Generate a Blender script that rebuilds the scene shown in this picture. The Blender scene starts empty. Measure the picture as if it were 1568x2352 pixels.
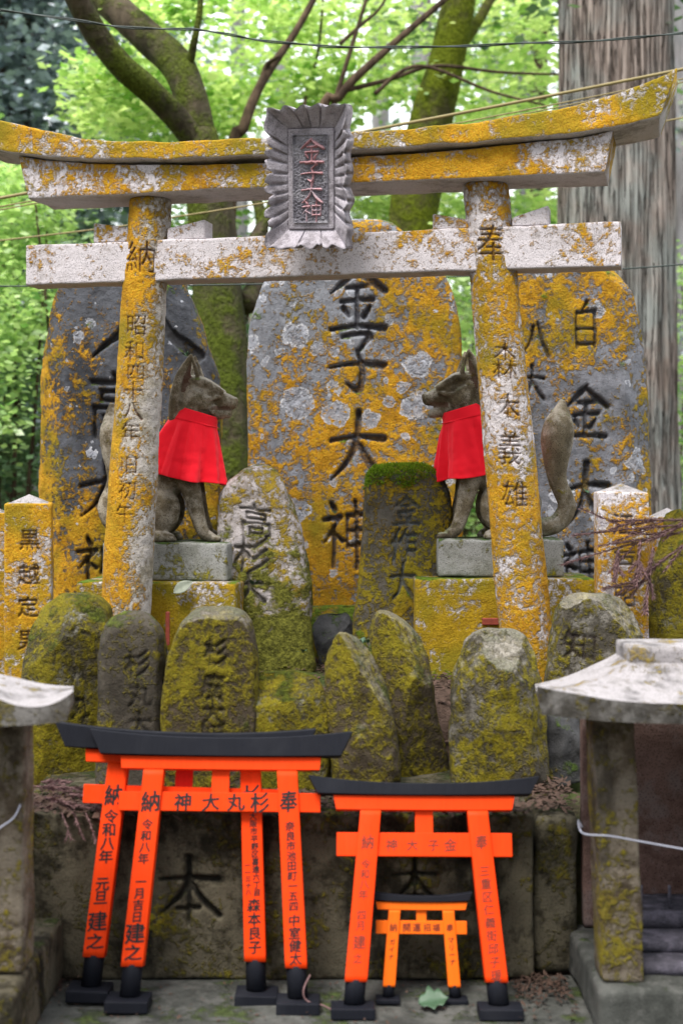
import bpy, bmesh, math, random
import numpy as np
from mathutils import Vector, Matrix, Euler, noise as mn

R = math.radians
SC = bpy.context.scene
COL = SC.collection

# ------------------------------------------------------------------ camera
F = 3267.0        # focal length in design pixels (1568 wide)
HOR = 1080.0      # eye level, design pixels from the top
CZ = 1.5          # eye height
cam = bpy.data.cameras.new('camera')
co = bpy.data.objects.new('camera', cam); COL.objects.link(co)
co.location = (0, 0, CZ); co.rotation_euler = (R(90), 0, 0)
cam.sensor_fit = 'HORIZONTAL'; cam.sensor_width = 24.0
cam.lens = 24.0 * F / 1568.0
cam.shift_y = (HOR - 1176.0) / 1568.0
cam.clip_start = 0.05; cam.clip_end = 400
cam.dof.use_dof = True; cam.dof.focus_distance = 4.75; cam.dof.aperture_fstop = 2.5
SC.camera = co

# ------------------------------------------------------------------ light
SUN_EL, SUN_AZ = 62.0, -28.0      # azimuth seen from above: 0 = behind the camera, negative = from the left
w = bpy.data.worlds.new('World'); SC.world = w; w.use_nodes = True
nt = w.node_tree; nt.nodes.clear()
sky = nt.nodes.new('ShaderNodeTexSky'); sky.sky_type = 'NISHITA'; sky.sun_disc = False
sky.sun_elevation = R(SUN_EL); sky.sun_rotation = R(180 + SUN_AZ * -1)
sky.air_density = 1.0; sky.dust_density = 4.0; sky.ozone_density = 1.0
bg = nt.nodes.new('ShaderNodeBackground'); bg.inputs[1].default_value = 0.105
wo = nt.nodes.new('ShaderNodeOutputWorld')
tc = nt.nodes.new('ShaderNodeTexCoord'); sp_ = nt.nodes.new('ShaderNodeSeparateXYZ'); nt.links.new(tc.outputs['Generated'], sp_.inputs[0])
cr = nt.nodes.new('ShaderNodeMapRange'); cr.inputs[1].default_value = 0; cr.inputs[2].default_value = 1; cr.inputs[3].default_value = 6.5; cr.inputs[4].default_value = 12
nt.links.new(sp_.outputs[2], cr.inputs[0])
cc_ = nt.nodes.new('ShaderNodeVectorMath'); cc_.operation = 'SCALE'; cc_.inputs[0].default_value = (.97, 1.0, 1.03); az = nt.nodes.new('ShaderNodeMath'); az.operation = 'MULTIPLY_ADD'; az.inputs[1].default_value = .65; az.inputs[2].default_value = 1.0; nt.links.new(sp_.outputs[1], az.inputs[0])
am = nt.nodes.new('ShaderNodeMath'); am.operation = 'MULTIPLY'; nt.links.new(cr.outputs[0], am.inputs[0]); nt.links.new(az.outputs[0], am.inputs[1]); nt.links.new(am.outputs[0], cc_.inputs[3])
mx = nt.nodes.new('ShaderNodeMix'); mx.data_type = 'RGBA'; mx.inputs[0].default_value = .75     # thin bright cloud over the blue
nt.links.new(sky.outputs[0], mx.inputs[6]); nt.links.new(cc_.outputs[0], mx.inputs[7])
nt.links.new(mx.outputs[2], bg.inputs[0]); nt.links.new(bg.outputs[0], wo.inputs[0])
sl = bpy.data.lights.new('sun', 'SUN'); so = bpy.data.objects.new('sun', sl); COL.objects.link(so)
sl.energy = 2.0; sl.angle = R(20); sl.color = (1, .96, .9)
sd = Vector((math.sin(R(SUN_AZ)) * math.cos(R(SUN_EL)), -math.cos(R(SUN_AZ)) * math.cos(R(SUN_EL)), math.sin(R(SUN_EL))))
so.rotation_euler = sd.to_track_quat('Z', 'Y').to_euler()
SC.view_settings.view_transform = 'Standard'; SC.view_settings.look = 'None'
SC.view_settings.gamma = 1; SC.view_settings.exposure = 1.35
SC.cycles.max_bounces = 8; SC.cycles.transparent_max_bounces = 8
SC.cycles.use_denoising = True
SC.render.film_transparent = False

# ------------------------------------------------------------------ helpers
def at(px, py, Y):
    return Vector(((px - 784.0) / F * Y, Y, CZ - (py - HOR) / F * Y))
def xz(px, py, Y):
    return (px - 784.0) / F * Y, CZ - (py - HOR) / F * Y

def tag(o, label=None, cat=None, group=None, kind=None):
    if label: o['label'] = label
    if cat: o['category'] = cat
    if group: o['group'] = group
    if kind: o['kind'] = kind
    return o
def empty(name, loc=(0, 0, 0), rot=(0, 0, 0)):
    o = bpy.data.objects.new(name, None); COL.objects.link(o)
    o.location = loc; o.rotation_euler = rot; o.empty_display_size = .1
    return o
def link(name, me, mat=None, parent=None, loc=(0, 0, 0), rot=(0, 0, 0), smooth=None):
    if mat is not None:
        for m in (mat if isinstance(mat, (list, tuple)) else [mat]): me.materials.append(m)
    o = bpy.data.objects.new(name, me); COL.objects.link(o)
    o.location = loc; o.rotation_euler = rot
    if parent is not None: o.parent = parent
    if smooth is not None:
        me.polygons.foreach_set('use_smooth', [smooth] * len(me.polygons))
    return o
def mesh(V, Fc, attr=None, smooth=True):
    me = bpy.data.meshes.new('m')
    me.from_pydata([tuple(v) for v in V], [], [tuple(f) for f in Fc])
    if attr:
        for k, a in attr.items():
            at_ = me.attributes.new(k, 'FLOAT', 'POINT'); at_.data.foreach_set('value', np.asarray(a, dtype=np.float32))
    me.polygons.foreach_set('use_smooth', [smooth] * len(me.polygons))
    me.update()
    return me
def copy_tree(o, parent=None):
    c = o.copy(); COL.objects.link(c)
    if parent is not None: c.parent = parent
    for ch in list(o.children): copy_tree(ch, c)
    return c

class MB:
    """collects geometry for one mesh"""
    def __init__(s): s.V = []; s.F = []
    def add(s, V, Fc):
        b = len(s.V); s.V += [tuple(v) for v in V]; s.F += [tuple(i + b for i in f) for f in Fc]
    def box(s, x0, x1, y0, y1, z0, z1, bev=0.0, m=None, seg=2):
        bm = bmesh.new(); bmesh.ops.create_cube(bm, size=1)
        for v in bm.verts:
            v.co = Vector((x0 + (v.co.x + .5) * (x1 - x0), y0 + (v.co.y + .5) * (y1 - y0), z0 + (v.co.z + .5) * (z1 - z0)))
        if bev: bmesh.ops.bevel(bm, geom=bm.edges[:], offset=bev, segments=seg, affect='EDGES', profile=.5)
        bm.verts.index_update()
        V = [(m @ v.co if m else v.co.copy()) for v in bm.verts]
        s.add(V, [[v.index for v in f.verts] for f in bm.faces]); bm.free()
    def loft(s, rings, cap=True, closed=True):
        n = len(rings[0]); b = len(s.V)
        for r in rings: s.V += [tuple(p) for p in r]
        for i in range(len(rings) - 1):
            for j in range(n if closed else n - 1):
                k = (j + 1) % n
                s.F.append((b + i * n + j, b + i * n + k, b + (i + 1) * n + k, b + (i + 1) * n + j))
        if cap and closed:
            s.F.append(tuple(b + j for j in reversed(range(n))))
            e = b + (len(rings) - 1) * n
            s.F.append(tuple(e + j for j in range(n)))
    def tube(s, pts, rad, sides=8, wob=0.0, seed=0, ridges=None):
        pts = [Vector(p) for p in pts]
        if not hasattr(rad, '__len__'): rad = [rad] * len(pts)
        rings = []; up = None
        for i, p in enumerate(pts):
            t = (pts[min(i + 1, len(pts) - 1)] - pts[max(i - 1, 0)]).normalized()
            if up is None:
                up = Vector((0, 0, 1)) if abs(t.z) < .9 else Vector((0, 1, 0))
            a = (up - t * up.dot(t)).normalized(); c = t.cross(a); up = a
            rg = []
            for j in range(sides):
                th = 2 * math.pi * j / sides
                d = a * math.cos(th) + c * math.sin(th)
                r = rad[i]
                if wob: r *= 1 + wob * mn.fractal(p * 2.2 + d * 1.3 + Vector((seed, 0, 0)), 1, 2, 3)
                if ridges: r *= 1 + ridges(th, p)
                rg.append(p + d * r)
            rings.append(rg)
        s.loft(rings)
    def obj(s, name, mat, parent=None, smooth=True, loc=(0, 0, 0), rot=(0, 0, 0)):
        return link(name, mesh(s.V, s.F, None, smooth), mat, parent, loc, rot)

def spline(pts, n):
    """Catmull-Rom through a list of tuples (any length)"""
    P = np.array(pts, dtype=float); m = len(P)
    ts = np.linspace(0, m - 1 - 1e-9, n); out = []
    for t in ts:
        i = int(t); u = t - i
        p0, p1, p2, p3 = P[max(i - 1, 0)], P[i], P[min(i + 1, m - 1)], P[min(i + 2, m - 1)]
        out.append(.5 * (2 * p1 + (p2 - p0) * u + (2 * p0 - 5 * p1 + 4 * p2 - p3) * u * u + (3 * p1 - p0 - 3 * p2 + p3) * u ** 3))
    return np.array(out)

def evaluated(me, mods):
    o = bpy.data.objects.new('tmp', me); COL.objects.link(o)
    for ty, kw in mods:
        m = o.modifiers.new(ty, ty)
        for k, v in kw.items(): setattr(m, k, v)
    dg = bpy.context.evaluated_depsgraph_get()
    r = bpy.data.meshes.new_from_object(o.evaluated_get(dg))
    bpy.data.objects.remove(o)
    return r

# ------------------------------------------------------------------ characters
_cc = {}
def char_mesh(ch, offset=0.0):
    """triangles of one character in a unit box centred on 0"""
    k = (ch, offset)
    if k in _cc: return _cc[k]
    c = bpy.data.curves.new('t', 'FONT'); c.body = ch; c.offset = offset; c.resolution_u = 2
    o = bpy.data.objects.new('t', c); COL.objects.link(o)
    dg = bpy.context.evaluated_depsgraph_get()
    m = bpy.data.meshes.new_from_object(o.evaluated_get(dg))
    V = np.array([v.co[:2] for v in m.vertices], dtype=float)
    m.calc_loop_triangles()
    T = np.array([t.vertices[:] for t in m.loop_triangles], dtype=int)
    V = V - np.array([[.5, .38]])
    bpy.data.objects.remove(o); bpy.data.curves.remove(c); bpy.data.meshes.remove(m)
    _cc[k] = (V, T)
    return V, T

ST = {
 '金': [[(50,98,4),(38,84,7),(6,58,1.5)],[(50,95,3),(66,80,7),(97,60,6)],[(32,66,4),(68,68,5)],[(24,46,4),(76,48,5)],[(50,66,5),(50,8,5)],[(28,36,6),(37,24,3)],[(72,38,3),(62,23,6)],[(5,6,4),(50,9,4),(96,6,6)]],
 '子': [[(22,90,4),(68,94,5),(76,88,6)],[(74,90,6),(48,64,3)],[(49,68,4),(57,40,6),(53,8,7),(30,18,2)],[(0,42,3),(50,48,4),(98,44,7)]],
 '大': [[(4,60,4),(50,66,4),(94,64,7)],[(50,100,7),(48,60,6),(34,28,5),(4,2,1.5)],[(50,60,3),(70,28,7),(98,4,6)]],
 '神': [[(22,96,5),(30,86,6)],[(4,72,4),(40,76,5)],[(40,76,5),(4,38,2)],[(24,60,5),(24,2,5)],[(28,50,3),(42,40,5)],[(52,78,4),(52,30,4)],[(52,77,4),(94,79,5)],[(94,79,5),(92,30,4)],[(52,55,3),(92,56,3)],[(52,33,4),(92,34,4)],[(72,98,5),(72,0,5)]],
 '白': [[(54,100,6),(36,80,2)],[(24,80,4),(24,2,5)],[(24,78,4),(78,82,6)],[(77,80,6),(77,2,5)],[(26,42,3),(74,43,3)],[(26,8,4),(76,8,4)]],
 '本': [[(4,66,3.5),(50,69,4),(96,67,7)],[(50,100,7),(50,60,6),(50,0,4)],[(48,68,5),(36,42,5),(2,12,1.5)],[(52,68,3),(70,38,6),(99,12,6)],[(30,22,3.5),(68,24,4)]],
 '八': [[(38,80,6),(30,45,6),(2,4,1.5)],[(54,88,4),(70,45,7),(98,6,8)]],
}
class Carve:
    """engraved (or raised) writing rastered to a depth map in the local x,z plane of a face"""
    def __init__(s, x0, x1, z0, z1, res):
        s.x0, s.z0, s.res = x0, z0, res
        s.m = np.zeros((int((z1 - z0) / res) + 2, int((x1 - x0) / res) + 2), bool)
        s.D = None; s.thick = True
    def _tri(s, P, T):
        G = (P - np.array([[s.x0, s.z0]])) / s.res
        H, W = s.m.shape
        for t in T:
            a, b, c = G[t[0]], G[t[1]], G[t[2]]
            i0 = max(int(min(a[0], b[0], c[0])) - 0, 0); i1 = min(int(max(a[0], b[0], c[0])) + 2, W)
            j0 = max(int(min(a[1], b[1], c[1])) - 0, 0); j1 = min(int(max(a[1], b[1], c[1])) + 2, H)
            if i1 <= i0 or j1 <= j0: continue
            X, Y = np.meshgrid(np.arange(i0, i1), np.arange(j0, j1))
            d = (b[1]-c[1])*(a[0]-c[0]) + (c[0]-b[0])*(a[1]-c[1])
            if abs(d) < 1e-9: continue
            l0 = ((b[1]-c[1])*(X-c[0]) + (c[0]-b[0])*(Y-c[1])) / d
            l1 = ((c[1]-a[1])*(X-c[0]) + (a[0]-c[0])*(Y-c[1])) / d
            s.m[j0:j1, i0:i1] |= (l0 >= -.01) & (l1 >= -.01) & (l0 + l1 <= 1.01)
    def char(s, ch, cx, cz, wd, h=None, off=.012, slant=0.0):
        h = h or wd
        if ch in ST and wd > .055: return s.strokes(ST[ch], cx, cz, wd, h)
        V, T = char_mesh(ch, 0.0); s.thick = off > .01
        P = np.stack([cx + V[:, 0] * wd * 1.08, cz + V[:, 1] * h * 1.08 + V[:, 0] * wd * slant], 1)
        s._tri(P, T)
    def strokes(s, st, cx, cz, wd, h):
        H, W = s.m.shape
        for k in st:
            q = np.array(k, float)
            if len(q) > 2: q = spline(q, 9)
            X = (cx + (q[:, 0] / 100 - .5) * wd - s.x0) / s.res
            Y = (cz + (q[:, 1] / 100 - .5) * h - s.z0) / s.res
            r = .86 * q[:, 2] / 100 * (wd + h) / 2 / s.res
            for i in range(len(q) - 1):
                for t in np.linspace(0, 1, 14):
                    x, y, rr = X[i] + (X[i+1]-X[i])*t, Y[i] + (Y[i+1]-Y[i])*t, max(r[i] + (r[i+1]-r[i])*t, .6)
                    i0, i1 = max(int(x - rr) , 0), min(int(x + rr) + 2, W)
                    j0, j1 = max(int(y - rr), 0), min(int(y + rr) + 2, H)
                    if i1 <= i0 or j1 <= j0: continue
                    A, B = np.meshgrid(np.arange(i0, i1), np.arange(j0, j1))
                    s.m[j0:j1, i0:i1] |= (A - x) ** 2 + (B - y) ** 2 <= rr * rr
    def done(s, depth, it):
        m = s.m.copy(); D = np.zeros(m.shape)
        if s.thick:
            e = m.copy(); e[1:] |= m[:-1]; e[:, 1:] |= m[:, :-1]; e[:-1] |= m[1:]; m = e
        for k in range(it):
            D += m
            e = m.copy(); e[1:] &= m[:-1]; e[:-1] &= m[1:]; e[:, 1:] &= m[:, :-1]; e[:, :-1] &= m[:, 1:]
            m = e
        D = D / it
        # half a cell of softening
        Dp = np.pad(D, 1)
        s.D = (Dp[1:-1, 1:-1] * 4 + Dp[:-2, 1:-1] + Dp[2:, 1:-1] + Dp[1:-1, :-2] + Dp[1:-1, 2:]) / 8
        s.depth = depth
        return s
    def get(s, x, z):
        i = (x - s.x0) / s.res; j = (z - s.z0) / s.res
        H, W = s.D.shape
        ok = (i >= 0) & (i < W - 1.01) & (j >= 0) & (j < H - 1.01)
        i = np.clip(i, 0, W - 1.02); j = np.clip(j, 0, H - 1.02)
        a = i.astype(int); b = j.astype(int); u = i - a; v = j - b
        D = s.D
        r = D[b, a]*(1-u)*(1-v) + D[b, a+1]*u*(1-v) + D[b+1, a]*(1-u)*v + D[b+1, a+1]*u*v
        return r * ok

def ink(items, off=.02, seed=0, wob=.012):
    """flat brushed writing: items of (char, x, z, width, height) -> verts (x, z), faces"""
    rnd = random.Random(seed); V = []; Fc = []
    for it in items:
        ch, cx, cz, wd = it[:4]; h = it[4] if len(it) > 4 else wd
        P, T = char_mesh(ch, 0.0)
        a = rnd.uniform(-.05, .05); sh = rnd.uniform(.04, .12)
        for k, (ox, oy) in enumerate(((0, 0), (off, 0), (-off, 0), (0, off * .7), (0, -off * .7))):      # strokes laid over each other, like a loaded brush
            b = len(V)
            for p in P:
                n1 = mn.noise(Vector((p[0] * 5 + cx * 40, p[1] * 5, seed + cz * 31))); n2 = mn.noise(Vector((p[0] * 5, p[1] * 5 + cz * 40, seed + 9)))
                x = p[0] + ox + n1 * wob * 2 - a * p[1]; y = p[1] + oy + sh * p[0] + n2 * wob * 2
                V.append((cx + x * wd * 1.06, cz + y * h * 1.06, k * .00006))
            Fc += [tuple(int(i) + b for i in t) for t in T]
    return V, Fc

# ------------------------------------------------------------------ node materials
class NB:
    def __init__(s, name):
        s.m = bpy.data.materials.new(name); s.m.use_nodes = True; s.t = s.m.node_tree; s.t.nodes.clear()
        s.out = s.t.nodes.new('ShaderNodeOutputMaterial')
    def n(s, ty, ins=None, **kw):
        k = s.t.nodes.new('ShaderNode' + ty)
        for a, v in kw.items(): setattr(k, a, v)
        for i, v in (ins or {}).items():
            if isinstance(v, bpy.types.NodeSocket): s.t.links.new(v, k.inputs[i])
            else: k.inputs[i].default_value = v
        return k
    def obj(s, off=(0, 0, 0), sc=(1, 1, 1)):
        c = s.n('TexCoord').outputs['Object']
        return s.n('Mapping', {0: c, 1: off, 3: sc}).outputs[0]
    def noise(s, c, sc, det=4, ro=.55, dist=0, col=False):
        k = s.n('TexNoise', {'Vector': c, 'Scale': sc, 'Detail': det, 'Roughness': ro, 'Distortion': dist})
        return k.outputs['Color' if col else 'Fac']
    def vor(s, c, sc, feat='F1', rnd=1.0):
        return s.n('TexVoronoi', {'Vector': c, 'Scale': sc, 'Randomness': rnd}, feature=feat)
    def math(s, op, a, b=0.0, c=None):
        d = {0: a, 1: b}
        if c is not None: d[2] = c
        return s.n('Math', d, operation=op).outputs[0]
    def step(s, v, lo, hi, a=0.0, b=1.0):
        return s.n('MapRange', {0: v, 1: lo, 2: hi, 3: a, 4: b}, clamp=True, interpolation_type='SMOOTHSTEP').outputs[0]
    def mix(s, f, a, b, mode='MIX'):
        k = s.t.nodes.new('ShaderNodeMix'); k.data_type = 'RGBA'; k.blend_type = mode
        for i, v in ((0, f), (6, a), (7, b)):
            if isinstance(v, bpy.types.NodeSocket): s.t.links.new(v, k.inputs[i])
            else: k.inputs[i].default_value = v if i == 0 else (tuple(v) + (1,) if len(v) == 3 else v)
        return k.outputs[2]
    def attr(s, name): return s.n('Attribute', attribute_name=name).outputs['Fac']
    def bsdf(s, col, rough=.9, bump=None, bs=.5, bd=.01, spec=.3, normal=None, **kw):
        d = {'Base Color': col if isinstance(col, bpy.types.NodeSocket) else tuple(col) + (1,), 'Roughness': rough, 'Specular IOR Level': spec}
        d.update(kw)
        p = s.n('BsdfPrincipled', d)
        if bump is not None:
            b = s.n('Bump', {'Strength': bs, 'Distance': bd, 'Height': bump})
            s.t.links.new(b.outputs[0], p.inputs['Normal'])
        s.t.links.new(p.outputs[0], s.out.inputs[0])
        return s.m

OR1, OR2 = (.52, .235, .010), (.62, .36, .022)
_seed = [0]
def stone_mat(name, c1, c2, orange=0.0, osc=5.0, o1=OR1, o2=OR2, olive=.35, shear=0.0, grain=.5, edge=0.0, topw=0.0, dirx=0.0, dirz=0.0, z0=.8, gray=0.0, gcol=(.42, .44, .50), gsc=9.0,
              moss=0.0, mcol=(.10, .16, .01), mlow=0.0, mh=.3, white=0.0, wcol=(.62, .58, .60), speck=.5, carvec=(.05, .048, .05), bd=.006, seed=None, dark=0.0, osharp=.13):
    """weathered stone: grain, pale crust, round grey lichen, yellow-orange lichen, moss; writing shows bare stone with groove shade painted in"""
    _seed[0] += 1; sd = seed if seed is not None else _seed[0] * 7.31
    b = NB(name); C = b.obj((sd, sd * 1.7 % 13, sd * .6))
    raw = b.n('TexCoord').outputs['Object']; sep = b.n('SeparateXYZ', {0: raw})
    fine = b.noise(C, 170, 3, .7); mid = b.noise(C, 24, 6, .65); big = b.noise(C, 3.2, 5, .6)
    col = b.mix(b.step(big, .35, .65), c1, c2)
    col = b.mix(b.step(mid, .35, .7, 0, .5), col, tuple(x * 1.5 for x in c2))
    if white:
        wm = b.math('ADD', b.noise(C, 9, 8, .72), b.math('MULTIPLY', b.math('SUBTRACT', mid, .5), .5))
        col = b.mix(b.step(wm, .50 - white * .3, .68 - white * .3), col, wcol)
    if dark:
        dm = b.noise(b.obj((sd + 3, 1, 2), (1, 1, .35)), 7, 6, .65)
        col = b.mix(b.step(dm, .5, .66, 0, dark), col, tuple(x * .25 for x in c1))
    # grain
    sp = b.vor(C, 210).outputs['Distance']
    col = b.mix(b.step(sp, .18, .34, speck, 0), col, tuple(x * .28 for x in c1))
    height = b.math('MULTIPLY', mid, .5)
    if gray:
        for gs, k in ((gsc, 0), (gsc * 2.3, 5.2)):
            Cw = b.n('VectorMath', {0: C, 1: b.n('VectorMath', {0: b.noise(C, 14, 3, .6, col=True), 3: .075}, operation='SCALE').outputs[0]}, operation='ADD').outputs[0]
            v = b.vor(Cw, gs, rnd=.9); r = b.n('SeparateColor', {0: v.outputs['Color']})
            lim = b.math('MULTIPLY', b.step(r.outputs[0], 1 - gray, 1, 0, 1), .42)
            df = b.math('SUBTRACT', lim, v.outputs['Distance'])
            disc = b.math('MULTIPLY', b.step(df, .0, .03), b.step(b.noise(C, 38, 4, .7), .36, .46)); rim = b.math('MULTIPLY', disc, b.step(df, .03, .10, 1, 0))
            g = b.mix(b.step(mid, .35, .65), tuple(x * .62 for x in gcol), gcol)
            g = b.mix(b.math('MULTIPLY', rim, b.step(fine, .4, .6)), g, (.66, .66, .68))
            if k == 0: disc0, g0 = disc, g
            else:
                disc1, g1 = disc, g
    om = None; NZ = b.n('SeparateXYZ', {0: b.n('NewGeometry').outputs['Normal']}).outputs[2]
    if orange > -1:
        n1 = b.noise(b.obj((sd + 11, sd, 4), (1, 1, .75)), osc, 9, .66); n2 = b.noise(C, 62, 4, .7)
        v = b.math('ADD', n1, b.math('MULTIPLY', b.math('SUBTRACT', n2, .5), .75))
        v = b.math('ADD', v, b.math('MULTIPLY', b.math('SUBTRACT', b.noise(C, 21, 5, .65), .5), grain))
        v = b.math('ADD', v, b.math('MULTIPLY', b.math('SUBTRACT', sep.outputs[0], b.math('MULTIPLY', sep.outputs[2], shear)), dirx))
        v = b.math('ADD', v, b.math('MULTIPLY', b.math('SUBTRACT', sep.outputs[2], z0), dirz))
        if edge: v = b.math('ADD', v, b.math('MULTIPLY', b.math('MULTIPLY', sep.outputs[0], sep.outputs[0]), edge))
        t = .62 - orange * .3
        om = b.math('MULTIPLY', b.step(v, t - osharp * .4, t + osharp), b.step(NZ, -.75, -.35))
        omh = om; om = b.math('MULTIPLY', om, b.step(b.math('ADD', b.noise(C, 240, 2, .6), b.math('MULTIPLY', om, .35)), .38, .6, .35, 1))
        oc = b.mix(b.step(b.noise(C, 130, 3, .7), .35, .65), o1, o2)
        oc = b.mix(b.step(b.noise(C, 17, 5, .65), .45, .68, 0, .7), oc, tuple(x * .58 for x in o1))
        oc = b.mix(b.step(b.noise(C, 4.5, 5, .6), .48 - olive * .2, .78 - olive * .2, 0, .85), oc, (.22, .19, .012))
        oc = b.mix(b.step(b.noise(C, 320, 2, .6), .34, .5, .55, 0), oc, (.16, .08, .008))
        col = b.mix(om, col, oc)
        height = b.math('ADD', height, b.math('MULTIPLY', omh, b.math('ADD', .5, b.math('MULTIPLY', b.noise(C, 95, 4, .75), 1.6))))
    if gray:
        col = b.mix(b.math('MULTIPLY', disc0, .92), col, g0); col = b.mix(b.math('MULTIPLY', disc1, .85), col, g1)
    if moss or mlow:
        nz = b.n('SeparateXYZ', {0: b.n('NewGeometry').outputs['Normal']}).outputs[2]
        mm = b.math('ADD', b.noise(C, 11, 7, .65), b.math('MULTIPLY', nz, .22))
        if mlow: mm = b.math('ADD', mm, b.step(sep.outputs[2], 0, mh, mlow, 0))
        t = .66 - moss * .3
        mk = b.step(mm, t, t + .13)
        mc = b.mix(b.step(b.noise(C, 70, 4, .7), .35, .65), tuple(x * .55 for x in mcol), tuple(x * 1.45 for x in mcol))
        col = b.mix(mk, col, mc)
        height = b.math('ADD', height, b.math('MULTIPLY', mk, b.math('ADD', .4, b.math('MULTIPLY', b.noise(C, 130, 3, .8), 2.0))))
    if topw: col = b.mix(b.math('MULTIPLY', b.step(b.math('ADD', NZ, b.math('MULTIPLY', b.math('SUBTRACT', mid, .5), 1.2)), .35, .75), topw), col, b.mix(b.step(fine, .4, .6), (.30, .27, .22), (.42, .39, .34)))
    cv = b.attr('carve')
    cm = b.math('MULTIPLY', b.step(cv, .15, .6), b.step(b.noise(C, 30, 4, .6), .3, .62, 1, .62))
    col = b.mix(cm, col, carvec)  # cut strokes: groove shade put into the colour of the bare stone
    height = b.math('ADD', height, b.math('MULTIPLY', fine, .5))
    return b.bsdf(col, .92, height, .9, bd, .2)

M = {}
M['torii'] = stone_mat('torii_granite', (.30, .275, .27), (.44, .40, .41), orange=0.66, grain=0.55, osc=4.6, olive=0.3, white=.5, wcol=(.56, .52, .54), speck=.75)
M['torii_left'] = stone_mat('torii_granite_olive', (.28, .26, .25), (.42, .39, .39), orange=0.88, osc=4.5, olive=0.75, white=.5, wcol=(.56, .53, .55), speck=.7, dirx=-.03, grain=0.5)
M['nuki'] = stone_mat('torii_granite_pale', (.32, .29, .285), (.45, .41, .415), orange=0.16, osc=4.0, olive=.1, grain=0.45, white=.6, wcol=(.55, .51, .53), speck=.8)
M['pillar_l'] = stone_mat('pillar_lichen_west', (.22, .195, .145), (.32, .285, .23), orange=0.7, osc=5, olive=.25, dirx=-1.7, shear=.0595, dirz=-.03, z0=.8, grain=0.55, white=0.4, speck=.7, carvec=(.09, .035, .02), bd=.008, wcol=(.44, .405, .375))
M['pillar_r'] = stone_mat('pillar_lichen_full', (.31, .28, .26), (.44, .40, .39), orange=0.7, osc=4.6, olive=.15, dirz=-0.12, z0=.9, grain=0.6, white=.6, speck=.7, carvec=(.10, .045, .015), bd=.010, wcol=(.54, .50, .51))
M['plaque'] = stone_mat('plaque_stone', (.18, .163, .178), (.29, .265, .287), orange=-2, white=.30, wcol=(.42, .39, .43), speck=.8)
M['plaque_dark'] = stone_mat('plaque_ground', (.12, .115, .135), (.20, .19, .22), orange=-2, white=.18, wcol=(.32, .31, .34), speck=.8, bd=.02)
M['plaque_pink'] = stone_mat('plaque_letters', (.36, .17, .18), (.45, .25, .27), orange=-2, white=.1, wcol=(.5, .42, .47), speck=.5)
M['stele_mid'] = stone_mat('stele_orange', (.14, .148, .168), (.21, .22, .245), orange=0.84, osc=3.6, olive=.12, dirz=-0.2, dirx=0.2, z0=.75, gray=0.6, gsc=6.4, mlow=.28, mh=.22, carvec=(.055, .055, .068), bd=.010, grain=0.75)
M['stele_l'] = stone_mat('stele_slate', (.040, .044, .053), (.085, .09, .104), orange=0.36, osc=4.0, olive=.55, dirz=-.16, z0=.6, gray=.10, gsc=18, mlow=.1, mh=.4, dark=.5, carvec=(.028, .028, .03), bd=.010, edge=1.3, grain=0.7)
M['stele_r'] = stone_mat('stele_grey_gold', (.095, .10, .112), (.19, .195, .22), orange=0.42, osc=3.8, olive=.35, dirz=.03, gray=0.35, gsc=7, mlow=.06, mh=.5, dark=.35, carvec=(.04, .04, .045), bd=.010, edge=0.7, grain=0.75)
M['post'] = stone_mat('post_lichen', (.32, .29, .28), (.44, .40, .40), orange=0.85, osc=5, olive=.45, gray=.05, white=.2, carvec=(.09, .045, .015), speck=.6)
M['post_r'] = stone_mat('post_lichen_pale', (.36, .33, .35), (.48, .44, .47), orange=0.74, osc=5, olive=.2, gray=.3, gsc=9, gcol=(.52, .48, .52), white=.5, dirz=-.2, z0=.35, carvec=(.10, .09, .10), speck=.6)
M['small_round'] = stone_mat('round_stone', (.24, .21, .19), (.37, .33, .32), orange=.36, osc=9, o1=(.30, .20, .02), o2=(.40, .28, .03), olive=.5, white=.35, wcol=(.46, .42, .42), moss=.08, mlow=.42, mh=.75, mcol=(.13, .13, .02), carvec=(.08, .07, .06), speck=.6)
M['small_moss'] = stone_mat('mossy_stone', (.05, .046, .038), (.11, .098, .08), orange=.55, osc=7, o1=(.26, .16, .008), o2=(.34, .23, .015), olive=.7, moss=.02, mcol=(.10, .15, .01), mlow=.25, mh=.3, carvec=(.085, .095, .10))
M['plinth'] = stone_mat('plinth_gold', (.22, .21, .20), (.34, .32, .32), orange=.80, osc=6, o1=(.36, .22, .008), o2=(.46, .30, .015), olive=.5, dirz=-.5, z0=.28, white=.3, mlow=.25, mh=.16, speck=.6)
M['block'] = stone_mat('block_concrete', (.12, .125, .105), (.22, .22, .195), orange=-.1, osc=8, o1=(.2, .2, .02), o2=(.3, .28, .03), white=.3, wcol=(.28, .28, .265), moss=.12, mcol=(.06, .10, .02), mlow=.32, mh=.10, speck=.8)
M['fox'] = stone_mat('fox_stone', (.075, .058, .034), (.175, .142, .092), orange=-.15, osc=7, o1=(.2, .17, .02), o2=(.26, .22, .04), olive=.5, white=0.15, wcol=(.31, .275, .22), dark=.6, moss=.02, mcol=(.10, .13, .02), speck=.95, carvec=(.10, .05, .035), bd=.004, topw=0.55)
ROCK = dict(o1=(.115, .095, .004), o2=(.21, .18, .007), olive=.5, osharp=.17)
M['rock_moss'] = stone_mat('rock_yellow_moss', (.032, .027, .016), (.066, .056, .034), orange=0.85, osc=4.2, moss=.12, mcol=(.075, .09, .006), white=.05, carvec=(.035, .03, .022), bd=.014, wcol=(.25, .24, .2), o1=(.12, .10, .004), o2=(.25, .215, .007), olive=.5, osharp=.17)
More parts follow.
